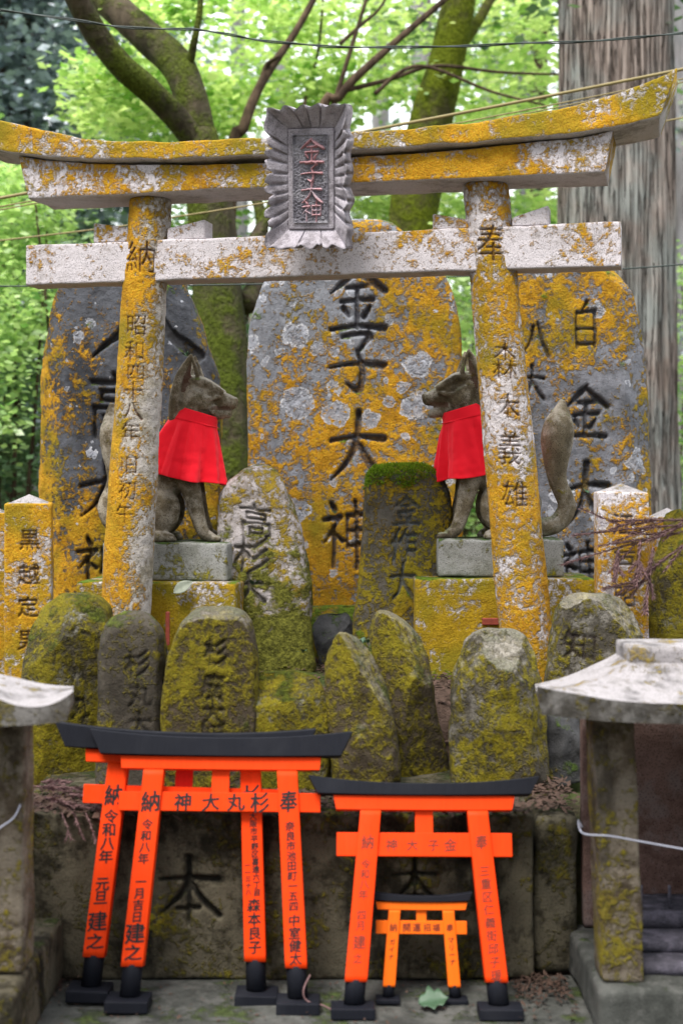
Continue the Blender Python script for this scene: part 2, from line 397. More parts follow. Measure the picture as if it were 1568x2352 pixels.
M['rock_grey'] = stone_mat('rock_grey', (.032, .027, .02), (.064, .055, .043), orange=.12, osc=4.5, moss=.02, mcol=(.08, .10, .01), carvec=(.024, .021, .017), bd=.008, **ROCK)
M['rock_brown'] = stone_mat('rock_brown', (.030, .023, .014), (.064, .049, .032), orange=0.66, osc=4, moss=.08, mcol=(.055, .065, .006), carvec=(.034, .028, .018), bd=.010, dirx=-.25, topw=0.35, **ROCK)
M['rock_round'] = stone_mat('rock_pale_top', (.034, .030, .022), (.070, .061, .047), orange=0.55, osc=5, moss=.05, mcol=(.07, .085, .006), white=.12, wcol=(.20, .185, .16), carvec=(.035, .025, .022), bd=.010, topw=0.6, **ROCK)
M['rock_dark'] = stone_mat('rock_dark', (.028, .028, .028), (.055, .055, .057), orange=-.05, osc=6, moss=.08, mcol=(.05, .08, .015), **ROCK)
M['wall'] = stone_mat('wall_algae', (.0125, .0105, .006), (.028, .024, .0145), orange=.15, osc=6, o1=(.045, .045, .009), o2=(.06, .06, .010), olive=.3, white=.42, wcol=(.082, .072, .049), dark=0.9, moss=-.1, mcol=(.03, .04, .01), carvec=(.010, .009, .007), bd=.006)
M['ledge'] = stone_mat('ledge_stone', (.036, .038, .034), (.064, .066, .060), orange=-.4, osc=4, o1=(.06, .08, .02), o2=(.1, .1, .03), white=.1, wcol=(.095, .095, .088), moss=-0.3, mcol=(.05, .07, .02), dark=.5)
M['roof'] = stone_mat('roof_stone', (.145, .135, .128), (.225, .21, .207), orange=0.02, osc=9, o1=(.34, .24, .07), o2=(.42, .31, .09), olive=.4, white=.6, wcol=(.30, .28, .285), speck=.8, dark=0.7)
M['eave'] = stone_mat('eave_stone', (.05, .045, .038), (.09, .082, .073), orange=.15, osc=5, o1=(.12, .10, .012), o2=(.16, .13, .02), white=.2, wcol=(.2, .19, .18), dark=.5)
M['shrine'] = stone_mat('shrine_pillar', (.040, .029, .019), (.086, .065, .045), orange=.15, osc=4, o1=(.12, .10, .012), o2=(.16, .13, .02), white=.3, wcol=(.155, .13, .10), dark=.7, moss=-.05, mcol=(.07, .09, .01), carvec=(.09, .05, .04))
M['shrine_in'] = stone_mat('shrine_inner', (.075, .042, .033), (.15, .092, .078), orange=-2, speck=.95, white=.1, wcol=(.15, .11, .10))
M['slab_dark'] = stone_mat('slab_slate', (.03, .03, .04), (.07, .065, .08), orange=-2, white=.15, wcol=(.12, .11, .14))

def paint(name, c, rough=.42, grain=.25):
    b = NB(name); C = b.obj((1, 2, 3), (18, 18, 1.6)); C2 = b.obj()
    g = b.noise(C, 9, 5, .6); s = b.noise(C2, 9, 5, .6)
    col = b.mix(b.step(g, .3, .7, 0, grain), c, tuple(x * .62 for x in c))
    col = b.mix(b.step(s, .5, .75, 0, .22), col, tuple(min(x * 1.15 + .02, 1) for x in c))
    return b.bsdf(col, b.step(s, .3, .7, rough + .05, rough + .25), g, .35, .002, .10)
M['red'] = paint('vermilion_paint', (.80, .050, .004))
M['orange'] = paint('orange_paint', (.84, .145, .008))
M['scarlet'] = paint('scarlet_paint', (.55, .012, .006))
M['black'] = paint('black_paint', (.011, .012, .017), .38, .4)
M['ink'] = NB('brush_ink').bsdf((.012, .01, .01), .6)
M['ink_faint'] = NB('faded_ink').bsdf((.16, .025, .012), .6)
def plain(name, c, rough=.6, var=.3, sc=30):
    b = NB(name); n = b.noise(b.obj(), sc, 4, .6)
    return b.bsdf(b.mix(b.step(n, .3, .7, 0, var), c, tuple(x * .45 for x in c)), rough, n, .3, .003)
M['wire'] = plain('wire_rubber', (.035, .05, .045), .5)
M['wire_tan'] = plain('wire_sleeve', (.26, .21, .09), .6)
M['cord'] = plain('pale_cord', (.34, .35, .42), .5)
M['twig'] = plain('dry_twig', (.20, .115, .115), .8, .6, 40)
M['litter'] = plain('litter_brown', (.075, .044, .032), .9, .7, 25)
M['leafgrey'] = plain('dry_leaf', (.30, .33, .26), .6, .6, 25)
M['leafgreen'] = plain('fresh_leaf', (.05, .10, .055), .45, .3, 20)
M['rust'] = plain('rusty_metal', (.25, .05, .03), .7, .5, 60)

def cloth():
    b = NB('red_cloth'); C = b.obj()
    wv = b.n('TexWave', {'Vector': C, 'Scale': 420, 'Distortion': .6}).outputs['Fac']
    n = b.noise(C, 14, 4, .6)
    col = b.mix(b.step(n, .3, .7, 0, .25), (.86, .008, .022), (.70, .005, .016))
    return b.bsdf(col, .8, b.math('ADD', wv, n), .12, .002, .15, **{'Sheen Weight': .1})
M['cloth'] = cloth()

def bark(name, c1, c2, c3, zs, sc, moss=None, ml=.5, furrow=0):
    b = NB(name); C = b.obj((0, 0, 0), (1, 1, zs)); D = b.obj()
    f = b.noise(C, sc, 6, .65); g = b.noise(D, 2.2, 4, .6)
    col = b.mix(b.step(f, .35, .65), c1, c2); col = b.mix(b.step(g, .4, .65, 0, .8), col, b.mix(b.step(f, .3, .7), tuple(x * .5 for x in c3), c3))
    h = f
    if furrow:
        f2 = b.noise(b.obj((3, 1, 0), (1, 1, zs * 1.6)), sc * .62, 3, .5, .3)
        ln = b.step(b.math('ABSOLUTE', b.math('SUBTRACT', f2, .5)), .008, .05)
        col = b.mix(b.math('MULTIPLY', b.math('SUBTRACT', 1.0, ln), furrow), col, tuple(x * .35 for x in c1)); h = b.math('ADD', f, b.math('MULTIPLY', ln, 1.4))
    if moss:
        mk = b.step(b.math('ADD', b.noise(D, 3, 6, .65), b.math('MULTIPLY', b.noise(D, 26, 4, .7), .3)), ml, ml + .2)
        col = b.mix(mk, col, b.mix(b.step(b.noise(D, 60, 3, .7), .35, .65), tuple(x * .5 for x in moss), moss))
        h = b.math('ADD', f, b.math('MULTIPLY', mk, b.noise(D, 45, 3, .7)))
    return b.bsdf(col, .95, h, 1.0, .03, .1)
M['cedar'] = bark('cedar_bark', (.15, .118, .10), (.44, .37, .33), (.38, .42, .40), .03, 50, furrow=.6)
M['maple'] = bark('mossy_bark', (.04, .032, .022), (.10, .08, .055), (.06, .065, .03), .3, 12, (.10, .13, .018), .56)
M['mossbark'] = bark('green_mossy_bark', (.05, .045, .025), (.11, .09, .05), (.07, .08, .02), .3, 12, (.16, .20, .015), .5)
M['palebark'] = bark('pale_bark', (.22, .20, .20), (.42, .40, .42), (.36, .36, .38), .08, 14)
M['darkbark'] = bark('branch_bark', (.05, .035, .025), (.13, .09, .06), (.10, .07, .05), .3, 20)

def leafmat(name, c1, c2, tr=.55, tc=1.0):
    b = NB(name); t = b.attr('tint')
    col = b.mix(t, c1, c2)
    d = b.n('BsdfDiffuse', {0: col}); tl = b.n('BsdfTranslucent', {0: b.mix(1.0, col, (1.0 * tc, 1.05 * tc, .75 * tc), 'MULTIPLY')})
    m1 = b.n('MixShader', {0: tr, 1: d.outputs[0], 2: tl.outputs[0]})
    g = b.n('BsdfGlossy', {0: (.8, .85, .9, 1), 1: .45})
    m2 = b.n('MixShader', {0: .06, 1: m1.outputs[0], 2: g.outputs[0]})
    b.t.links.new(m2.outputs[0], b.out.inputs[0]); return b.m
M['leaf'] = leafmat('maple_leaves', (.20, .40, .07), (.72, .84, .38), .6)
M['leaf2'] = leafmat('shrub_leaves', (.18, .38, .10), (.62, .78, .36), .58)
M['conifer'] = leafmat('conifer_needles', (.06, .10, .105), (.32, .40, .44), .3)
M['conifer_green'] = leafmat('conifer_green', (.06, .13, .06), (.26, .40, .20), .35)
M['farleaf'] = leafmat('far_leaves', (.22, .33, .24), (.58, .66, .52), .5)  # paled and greyed: distance haze is put into the leaf colour

def mossfur():
    b = NB('moss_fur'); t = b.attr('tint')
    return b.bsdf(b.mix(t, (.07, .13, .008), (.25, .38, .022)), .9, spec=.1)
M['fur'] = mossfur()
def ground_mat():
    b = NB('forest_floor'); C = b.obj()
    n = b.noise(C, 9, 8, .7); m = b.noise(C, 1.3, 5, .6); f = b.noise(C, 120, 4, .7)
    col = b.mix(b.step(n, .35, .65), (.055, .035, .026), (.14, .095, .075)); col = b.mix(b.step(m, .45, .6, 0, .8), col, (.07, .11, .025))
    return b.bsdf(col, .95, b.math('ADD', n, f), 1, .02, .1)
M['ground'] = ground_mat()
# ------------------------------------------------------------------ ground
LEDGE = .212; TOP = .634; TERR = .80
def gz(x, y):
    def ss(a, b, t):
        t = min(max((t - a) / (b - a), 0), 1); return t * t * (3 - 2 * t)
    z = -.02 + .6 * ss(3.66, 3.70, y) + .20 * ss(4.18, 4.35, y)
    z -= .55 * ss(6.5, 9.5, y)
    z += 5.0 * max(0, (y - 14) / 30) ** 1.1
    return z
def build_ground():
    xs = list(np.linspace(-45, -3, 18)) + list(np.linspace(-2.6, 2.6, 70)) + list(np.linspace(3, 45, 18))
    ys = list(np.linspace(-30, 2, 10)) + list(np.linspace(2.4, 3.6, 8)) + [3.64, 3.66, 3.68, 3.70, 3.72] + list(np.linspace(3.78, 6.5, 60)) + list(np.linspace(7, 14, 20)) + list(np.linspace(15, 70, 30))
    V = []
    for y in ys:
        for x in xs:
            a = .03 if y > 3.75 else 0
            if y > 9: a = .25
            V.append((x, y, gz(x, y) + a * mn.fractal(Vector((x * 1.7, y * 1.7, 3)), 1, 2, 4)))
    n = len(xs)
    Fc = [(i * n + j, i * n + j + 1, (i + 1) * n + j + 1, (i + 1) * n + j) for i in range(len(ys) - 1) for j in range(n - 1)]
    tag(link('ground', mesh(V, Fc), M['ground']), kind='structure')
build_ground()
mb = MB(); mb.box(-3.2, 3.2, 2.55, 3.62, .02, LEDGE, .012)
def rough(me, amp, sc, seed=0):
    for v in me.vertices:
        v.co += mn.noise_vector(v.co * sc + Vector((seed, 0, 0))) * amp
def gridbox(x0, x1, y0, y1, z0, z1, res, r=.008, amp=.0, sc=4, seed=0, carve=None, mat=None, name='block', parent=None, loc=(0, 0, 0), rot=(0, 0, 0), taper=(1, 1)):
    """box with a dense roughened surface and softly worn edges; local coords; writing on the -y face"""
    nx = max(2, int((x1 - x0) / res)); ny = max(2, int((y1 - y0) / max(res, .02))); nz = max(2, int((z1 - z0) / res))
    V = []; Fc = []; idx = {}
    cx, cy = (x0 + x1) / 2, (y0 + y1) / 2
    def vert(p):
        k = (round(p[0], 5), round(p[1], 5), round(p[2], 5))
        if k in idx: return idx[k]
        q = np.array(p); lo = np.array([x0, y0, z0]) + r; hi = np.array([x1, y1, z1]) - r
        c = np.clip(q, lo, hi); d = q - c; L = np.linalg.norm(d)
        if L > 0: q = c + d / L * r * (min(L, r) / r if L < r else 1)
        v = Vector(q)
        t = (v.z - z0) / (z1 - z0)
        v.x = cx + (v.x - cx) * (1 + (taper[0] - 1) * t); v.y = cy + (v.y - cy) * (1 + (taper[1] - 1) * t)
        if amp:
            e = mn.noise_vector(v * sc + Vector((seed, seed * .3, 0))) * amp + mn.noise_vector(v * sc * 5 + Vector((seed, 5, 0))) * amp * .3
            v += e
        idx[k] = len(V); V.append(v); return idx[k]
    X = np.linspace(x0, x1, nx + 1); Y = np.linspace(y0, y1, ny + 1); Z = np.linspace(z0, z1, nz + 1)
    def face(A, B, f, flip):
        for i in range(len(A) - 1):
            for j in range(len(B) - 1):
                q = [vert(f(A[i], B[j])), vert(f(A[i+1], B[j])), vert(f(A[i+1], B[j+1])), vert(f(A[i], B[j+1]))]
                Fc.append(tuple(q[::-1] if flip else q))
    face(X, Z, lambda a, b: (a, y0, b), False); face(X, Z, lambda a, b: (a, y1, b), True)
    face(Y, Z, lambda a, b: (x0, a, b), True); face(Y, Z, lambda a, b: (x1, a, b), False)
    face(X, Y, lambda a, b: (a, b, z0), True); face(X, Y, lambda a, b: (a, b, z1), False)
    at_ = np.zeros(len(V))
    if carve is not None:
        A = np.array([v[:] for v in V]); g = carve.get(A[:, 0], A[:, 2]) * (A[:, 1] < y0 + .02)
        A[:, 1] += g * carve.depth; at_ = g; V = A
    return link(name, mesh(V, Fc, {'carve': at_}), mat, parent, loc, rot)
tag(gridbox(-3.2, 3.2, 2.55, 3.64, .02, LEDGE, .03, .012, .006, 5, 3, None, M['ledge'], 'stone_ledge'), kind='structure')

# ------------------------------------------------------------------ engraved wall under the stones
Zw = 3.585
c = Carve(-.62, .62, .2, .66, .002)
x, z = xz(432, 2048, Zw); c.char('本', x, z, .158, .165)
x, z = xz(952, 2030, Zw); c.char('本', x, z, .115, .125)
c.done(.026, 5)
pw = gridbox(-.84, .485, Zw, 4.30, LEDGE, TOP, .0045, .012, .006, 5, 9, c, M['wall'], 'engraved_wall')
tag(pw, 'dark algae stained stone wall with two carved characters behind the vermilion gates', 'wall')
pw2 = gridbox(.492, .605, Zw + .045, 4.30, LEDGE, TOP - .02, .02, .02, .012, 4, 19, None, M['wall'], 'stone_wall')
tag(pw2, 'narrow dark stone block at the right end of the engraved wall', 'wall')

# ------------------------------------------------------------------ standing stones
def smooth1(a, k):
    if k < 1: return a
    p = np.pad(a, k, mode='edge'); ker = np.ones(2 * k + 1) / (2 * k + 1)
    return np.convolve(p, ker, 'valid')
def standing(name, pts, Zf, T, n=5, res=.006, namp=.01, nsc=5, fine=.0015, seed=0, text=None, cdepth=.012, cit=4, cres=.0025, mat=None, zb=None,
             topr=.12, smooth=3, bulge=0.0, leany=0.0, label=None, cat='stone', group=None, nfm=1.0, cuts=(), chips=0, facet=0.0):
    """an upright stone: pts are (left px, right px, row px) design outlines of its front at distance Zf, top first"""
    rows = np.array([[CZ - (y - HOR) / F * Zf, (l - 784) / F * Zf, (r - 784) / F * Zf] for l, r, y in pts])[::-1]
    zbase = rows[0, 0] if zb is None else zb
    if zb is not None and zb < rows[0, 0]:
        rows = np.vstack([[zb, rows[0, 1], rows[0, 2]], rows])
    H = rows[-1, 0] - zbase; X0 = (rows[0, 1] + rows[0, 2]) / 2
    nz = max(12, int(H / res))
    u = np.linspace(0, 1, nz + 1)
    # crowd rows near the top
    zz = zbase + H * (1 - (1 - u) ** 1.25); 
    # keep regular spacing in the middle
    zz = zbase + H * np.sin(u * math.pi / 2) ** 1.0 if n < 3 else zz
    xl = np.interp(zz, rows[:, 0], rows[:, 1]); xr = np.interp(zz, rows[:, 0], rows[:, 2])
    xl[:-1] = smooth1(xl, smooth)[:-1]; xr[:-1] = smooth1(xr, smooth)[:-1]
    W = (xr - xl).max()
    nf = max(16, int(W / res * 1.35 * nfm)); nb = max(8, nf // 4)
    q = np.linspace(-1, 1, nf + 1); s = np.sin(q * math.pi / 2) if n < 3 else np.sign(q) * (1 - (1 - np.abs(q)) ** 1.35)
    fr = [(a, -(max(1 - abs(a) ** n, 0)) ** (1 / n)) for a in s]
    qb = np.linspace(1, -1, nb + 1)[1:-1]; sb = np.sin(qb * math.pi / 2)
    bk = [(a, (max(1 - abs(a) ** n, 0)) ** (1 / n)) for a in sb]
    pr = np.array(fr + bk); m = len(pr)
    cc = None
    if text:
        cc = Carve(xl.min() - .02, xr.max() + .02, zbase, zbase + H, cres)
        for t in text:
            x, z = xz(t[1], t[2], Zf); wd = t[3] / F * Zf; h = (t[4] if len(t) > 4 else t[3]) / F * Zf
            cc.char(t[0], x, z, wd, h)
        cc.done(cdepth, cit)
    V = np.zeros((len(zz), m, 3))
    d = (zbase + H - zz) / topr
    th = np.where(d < 1, np.sqrt(np.clip(1 - (1 - d) ** 2, 0, 1)), 1.0) * T / 2
    hw = (xr - xl) / 2; cx = (xr + xl) / 2
    V[:, :, 0] = cx[:, None] + hw[:, None] * pr[None, :, 0] - X0
    V[:, :, 1] = th[:, None] * pr[None, :, 1] + T / 2 + leany * (zz - zbase)[:, None]
    V[:, :, 2] = (zz - zbase)[:, None]
    front = pr[:, 1] < 0
    flat = V.reshape(-1, 3); sv = Vector((seed * 3.7, seed * 1.3, seed))
    out = np.empty_like(flat)
    rc = random.Random(seed * 7 + 1); planes = []
    for k in range(chips):
        N_ = np.array([rc.uniform(-1, 1), rc.uniform(-1.1, -.25), rc.uniform(-.25, .9)]); N_ /= np.linalg.norm(N_)
        planes.append((N_, (flat @ N_).max() - rc.uniform(.008, .030)))
    for N_, dm in planes:
        dd = flat @ N_ - dm; flat -= np.where(dd > 0, dd, 0)[:, None] * N_[None, :] * .95
    for i, p in enumerate(flat):
        v = Vector(p)
        e = mn.noise_vector(v * nsc + sv) * namp + mn.noise_vector(v * nsc * 3.1 + sv) * namp * .4
        if facet:
            e += mn.noise_vector(Vector((math.floor(v.x * 9 + mn.noise(v * 4)) , math.floor(v.y * 7), math.floor(v.z * 7 + mn.noise(v * 5 + sv)))) * .73 + sv) * facet * .0
            t_ = mn.ridged_multi_fractal(v * nsc * .9 + sv, 1, 2, 3, 1, 2); e += Vector((0, -1, .3)) * (t_ - 1.0) * facet
        q = v + e
        for nx_, ny_, nz2, cpx, cpy, cdy in cuts:
            N_ = Vector((nx_, ny_, nz2)).normalized(); X_, Z_ = xz(cpx, cpy, Zf); dd = (q - Vector((X_ - X0, cdy, Z_ - zbase))).dot(N_)
            if dd > 0: q -= N_ * dd * .93
        e = q - v
        if fine: e += mn.noise_vector(v * 42 + sv) * fine + mn.noise_vector(v * 95 + sv) * fine * .6
        out[i] = (v + e)[:]
    g = np.zeros(len(out))
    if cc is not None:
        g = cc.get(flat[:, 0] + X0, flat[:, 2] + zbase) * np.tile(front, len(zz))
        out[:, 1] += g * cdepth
    nr = len(zz); Vl = [tuple(p) for p in out]; gl = list(g)
    Fc = [(i * m + j, i * m + (j + 1) % m, (i + 1) * m + (j + 1) % m, (i + 1) * m + j) for i in range(nr - 1) for j in range(m)]
    Vl.append(tuple(out[-m:].mean(0))); gl.append(0)
    e = (nr - 1) * m; Fc += [(e + j, e + (j + 1) % m, len(Vl) - 1) for j in range(m)]
    Fc.append(tuple(reversed(range(m))))
    o = link(name, mesh(Vl, Fc, {'carve': gl}), mat, None, (X0, Zf, zbase))
    if label: tag(o, label, cat, group)
    return o

G_BIG = 'tall engraved stones behind the torii'; G_ROCK = 'rough stones along the wall top'
# central great stone
standing('memorial_stone', [(800,850,492),(775,895,498),(715,928,525),(672,962,555),(640,990,585),(616,1018,618),(600,1034,645),(584,1050,690),(570,1061,750),(566,1062,830),(565,1062,1060),(566,1062,1250),(570,1060,1500)],
         5.6, .20, 7, .0058, .010, 3, .0012, 1, [('金',820,684,138,160),('子',820,832,126,150),('大',822,1028,132,160),('神',793,1228,112,150)], .022, 4, .0028, M['stele_mid'], .78, .05, 4,
         label='broad orange lichened stone engraved with four large characters in the middle', cat='memorial stone', group=G_BIG)
standing('memorial_stone', [(215,345,566),(170,395,590),(145,408,620),(128,418,660),(112,440,700),(100,462,740),(90,480,800),(84,494,850),(80,503,930),(79,506,1050),(77,508,1150),(76,508,1420),(76,508,1500)],
         5.65, .24, 6, .0062, .016, 4, .002, 2, [('八',335,752,255,150),('高',262,930,120,150),('大',240,1125,118,120),('神',232,1290,115,120)], .024, 4, .0028, M['stele_l'], .78, .08, 3,
         label='dark slate stone with gold lichen edges behind the left fox', cat='memorial stone', group=G_BIG, facet=.006, cuts=[(-.62,-.78,.02,140,900,.014),(.4,-.8,.45,440,720,.02)])
standing('memorial_stone', [(1215,1395,575),(1180,1410,592),(1150,1424,618),(1135,1454,663),(1128,1479,733),(1122,1499,838),(1120,1506,988),(1120,1508,1163),(1120,1510,1400),(1120,1510,1500)],
         5.55, .22, 6, .006, .013, 4, .0015, 3, [('白',1342,745,82,105),('金',1345,948,100,120),('大',1348,1140,112,150),('神',1330,1300,100,110),('八',1228,775,62,90),('大',1222,880,60,80)], .022, 4, .0028, M['stele_r'], .78, .06, 3,
         label='grey and gold stone engraved with large characters behind the right pillar', cat='memorial stone', group=G_BIG, cuts=[(.62,-.78,.04,1445,800,.016),(.5,-.6,.6,1415,640,.02)])
# small engraved stones
standing('engraved_stone', [(580,612,1069),(550,632,1080),(520,650,1105),(505,662,1135),(497,672,1165),(494,690,1220),(494,705,1280),(496,714,1340),(500,719,1440),(505,720,1560)],
         4.98, .17, 3, .005, .012, 6, .002, 4, [('高',588,1195,75,80),('杉',580,1275,85,80),('大',575,1352,70,70)], .012, 3, .0025, M['small_round'], .74, .12, 2,
         label='rounded pale engraved stone just right of the left fox', cat='engraved stone', group='small engraved stones at the back')
mossy = standing('engraved_stone', [(900,965,1067),(862,998,1076),(848,1015,1092),(842,1028,1110),(838,1036,1130),(836,1041,1175),(834,1039,1230),(828,1030,1290),(820,1018,1350),(815,1010,1420),(812,1008,1560)],
         5.0, .18, 5, .005, .010, 6, .002, 5, [('金',931,1172,66,70),('作',925,1250,62,80),('大',928,1340,62,90)], .012, 3, .0025, M['small_moss'], .74, .05, 2,
         label='mossy engraved stone with a bright green cap left of the right fox', cat='engraved stone', group='small engraved stones at the back')
# bright moss cap: fine blades on the top of that stone
def fur(parent, cond, n, ln, seed, name='moss', nrm_up=.15):
    me = parent.data; rnd = random.Random(seed); V = []; Fc = []; T = []
    cand = [p for p in me.polygons if cond(p.center, p.normal)]
    if not cand: return
    wts = [p.area for p in cand]
    for p in rnd.choices(cand, wts, k=n):
        c = p.center + Vector((rnd.uniform(-1, 1), rnd.uniform(-1, 1), rnd.uniform(-1, 1))) * .006
        d = (p.normal + Vector((rnd.gauss(0, .5), rnd.gauss(0, .5), rnd.gauss(.15, .4)))).normalized()
        L = ln * rnd.uniform(.5, 1.4); s = d.cross(Vector((rnd.gauss(0, 1), rnd.gauss(0, 1), rnd.gauss(0, 1)))).normalized() * L * .22
        b = len(V); V += [c - d * .003 - s, c - d * .003 + s, c + d * L]; Fc.append((b, b + 1, b + 2)); t = rnd.random(); T += [t * .6, t * .6, min(1, t * .6 + .4)]
    return link(name, mesh(V, Fc, {'tint': T}, False), M['fur'], parent)
fur(mossy, lambda c, n: c.z > .725 + .06 * mn.noise(c * 16) and (n.z > -.3) and c.y < .17, 9000, .0085, 1)

# square posts
def post(name, cx, Zf, wd, z0, z1, rot, text, mat, label, cap=.03, tilt=0):
    root = empty(name, (cx, Zf, z0), (0, tilt, R(rot))); tag(root, label, 'stone post', 'square stone posts at the sides')
    H = z1 - z0; cc = None
    if text:
        cc = Carve(-wd, wd, 0, H, .0018)
        for ch, x, zz, s in text: cc.char(ch, x, zz - z0, s, off=.016)
        cc.done(.008, 3)
    gridbox(-wd / 2, wd / 2, 0, wd, 0, H, .004, .008, .003, 7, cx * 9, cc, mat, 'shaft', root, (0, 0, 0))
    a = wd / 2 - .004; V = [(-a, .004, H - .004), (a, .004, H - .004), (a, wd - .004, H - .004), (-a, wd - .004, H - .004), (0, wd / 2, H + cap)]
    V = [V[0], V[1], V[2], V[3], V[4]]
    link('cap', mesh(V, [(0, 1, 4), (1, 2, 4), (2, 3, 4), (3, 0, 4), (3, 2, 1, 0)], None, False), M['roof'], root)
    return root
Zp = 4.55; L_ = lambda y: CZ - (y - HOR) / F * Zp
post('stone_post', (64 - 784) / F * Zp, Zp, .150, .70, L_(1156), 9, [('黒', .005, L_(1240), .066), ('越', .003, L_(1320), .068), ('定', .0, L_(1395), .066), ('男', 0, L_(1470), .066)], M['post'], 'orange lichened square post with engraved name at the left edge', .028)
Zq = 4.45; L2 = lambda y: CZ - (y - HOR) / F * Zq
post('stone_post', (1432 - 784) / F * Zq, Zq, .160, .70, L2(1130), -5, [('江', -.002, L2(1205), .07), ('戸', .002, L2(1290), .07), ('昭', .004, L2(1370), .07)], M['post_r'], 'white and orange lichened square post right of the torii', .026)
post('stone_post', (1540 - 784) / F * 5.2, 5.2, .12, .70, CZ - (1186 - HOR) / F * 5.2, 0, None, M['post_r'], 'pale capped post half hidden behind the far right boulder', .03)
post('stone_post', (-28 - 784) / F * 4.9, 4.9, .13, .70, CZ - (1178 - HOR) / F * 4.9, 8, None, M['post'], 'post cut off by the left picture edge', .028)

# rough stones on the wall
def rock(label, pts, Zf, T, mat, seed, n=2.6, text=None, namp=.02, nsc=5, topr=.12, leany=.05, facet=.012, fine=.002, zb=None, smooth=2, cdepth=.008, res=.0055, cuts=()):
    return standing('rough_stone' if not text else 'carved_stone', pts, Zf, T, n, res, namp, nsc, fine, seed, text, cdepth, 3, .0025, mat, zb if zb is not None else TOP - .03, topr, smooth,
                    leany=leany, label=label, cat='stone', group=G_ROCK, facet=facet, cuts=cuts, chips=0 if seed in (12, 13) else 9)
rock('big yellow mossy stone with a tilted top at the left end', [(125,160,1373),(95,215,1384),(72,233,1405),(50,240,1440),(38,242,1480),(22,243,1530),(15,240,1600),(14,236,1700),(14,232,1860)], 4.02, .26, M['rock_moss'], 11, 3.2,
     [('八',178,1565,42,50),('丸',178,1630,40,50)], .022, 4, .10, .04, .02, cuts=[(-0.5, -0.65, 0.55, 105, 1455, 0.06), (0.4, -0.9, -0.08, 185, 1600, 0.05)])
rock('smooth grey brown oval stone between two mossy ones', [(278,305,1409),(250,330,1420),(232,352,1440),(222,366,1470),(215,372,1520),(211,374,1600),(208,372,1700),(208,370,1860)], 3.90, .18, M['rock_grey'], 12, 3.2,
     [('杉',312,1530,62,62),('丸',318,1600,60,60),('大',318,1668,56,56)], .008, 5, .10, .02, .004, .0015, cuts=[(0.05, -1, 0.04, 300, 1600, 0.022)])
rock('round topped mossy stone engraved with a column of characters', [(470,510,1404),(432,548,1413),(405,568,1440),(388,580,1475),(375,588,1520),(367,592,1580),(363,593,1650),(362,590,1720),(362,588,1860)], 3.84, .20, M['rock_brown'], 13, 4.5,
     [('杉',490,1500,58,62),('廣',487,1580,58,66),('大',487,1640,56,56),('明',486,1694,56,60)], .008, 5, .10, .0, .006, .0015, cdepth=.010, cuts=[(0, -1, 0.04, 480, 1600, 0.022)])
rock('low rounded mossy stone above the left gates', [(605,670,1559),(575,720,1567),(563,740,1585),(556,750,1610),(552,754,1650),(552,757,1720),(552,758,1860)], 3.84, .20, M['rock_moss'], 14, 3.6, None, .012, 5, .09, .02, .006, cuts=[(0, -0.62, 0.78, 650, 1600, 0.04), (-0.1, -1, 0.02, 650, 1680, 0.025), (-0.7, -0.5, 0.5, 575, 1600, 0.05)])
rock('pointed dark stone leaning left in the middle', [(783,795,1466),(770,822,1482),(758,850,1510),(750,872,1545),(746,890,1590),(748,903,1640),(755,912,1700),(762,920,1770),(765,922,1860)], 3.80, .22, M['rock_brown'], 15, 3,
     None, .014, 4, .07, .05, .03, cuts=[(0.75, -0.35, 0.55, 818, 1530, 0.05), (-0.5, -0.85, 0.12, 800, 1640, 0.035)])
rock('tall jagged stone leaning against the pointed one', [(872,886,1412),(862,918,1428),(853,950,1450),(847,984,1486),(857,991,1530),(872,996,1590),(890,1008,1650),(905,1025,1710),(918,1045,1780),(925,1050,1860)], 3.98, .24, M['rock_brown'], 16, 3,
     None, .014, 4, .07, .05, .03, cuts=[(0.72, -0.5, 0.45, 930, 1490, 0.06), (-0.55, -0.82, 0.1, 905, 1600, 0.05), (0.5, -0.85, -0.1, 960, 1700, 0.05)])
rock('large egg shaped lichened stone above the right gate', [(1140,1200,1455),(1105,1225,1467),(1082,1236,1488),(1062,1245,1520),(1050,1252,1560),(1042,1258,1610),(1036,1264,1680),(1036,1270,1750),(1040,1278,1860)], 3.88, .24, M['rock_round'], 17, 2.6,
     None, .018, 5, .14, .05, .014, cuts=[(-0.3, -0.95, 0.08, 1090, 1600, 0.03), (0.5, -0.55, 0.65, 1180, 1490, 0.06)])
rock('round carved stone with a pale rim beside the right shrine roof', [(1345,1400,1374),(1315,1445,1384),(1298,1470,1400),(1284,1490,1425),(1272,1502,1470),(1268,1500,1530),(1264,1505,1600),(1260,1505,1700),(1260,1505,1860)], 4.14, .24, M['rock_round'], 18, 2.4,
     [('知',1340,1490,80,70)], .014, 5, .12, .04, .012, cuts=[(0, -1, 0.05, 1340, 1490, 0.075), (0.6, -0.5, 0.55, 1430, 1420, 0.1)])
rock('yellow mossy boulder at the far right edge', [(1590,1640,1205),(1556,1680,1225),(1532,1700,1260),(1518,1700,1310),(1508,1700,1370),(1500,1700,1430),(1496,1700,1520)], 4.62, .30, M['rock_moss'], 19, 2.4, None, .02, 5, .12, .03, .016, zb=.74, cuts=[(-0.5, -0.7, 0.4, 1528, 1280, 0.09), (0.3, -0.95, 0.05, 1545, 1350, 0.05)])
rock('small mossy knob behind the dry cedar sprig', [(1545,1570,1168),(1535,1580,1180),(1532,1585,1200),(1532,1588,1300)], 4.98, .10, M['rock_moss'], 20, 2.4, None, .01, 8, .05, 0, .004, zb=.76)
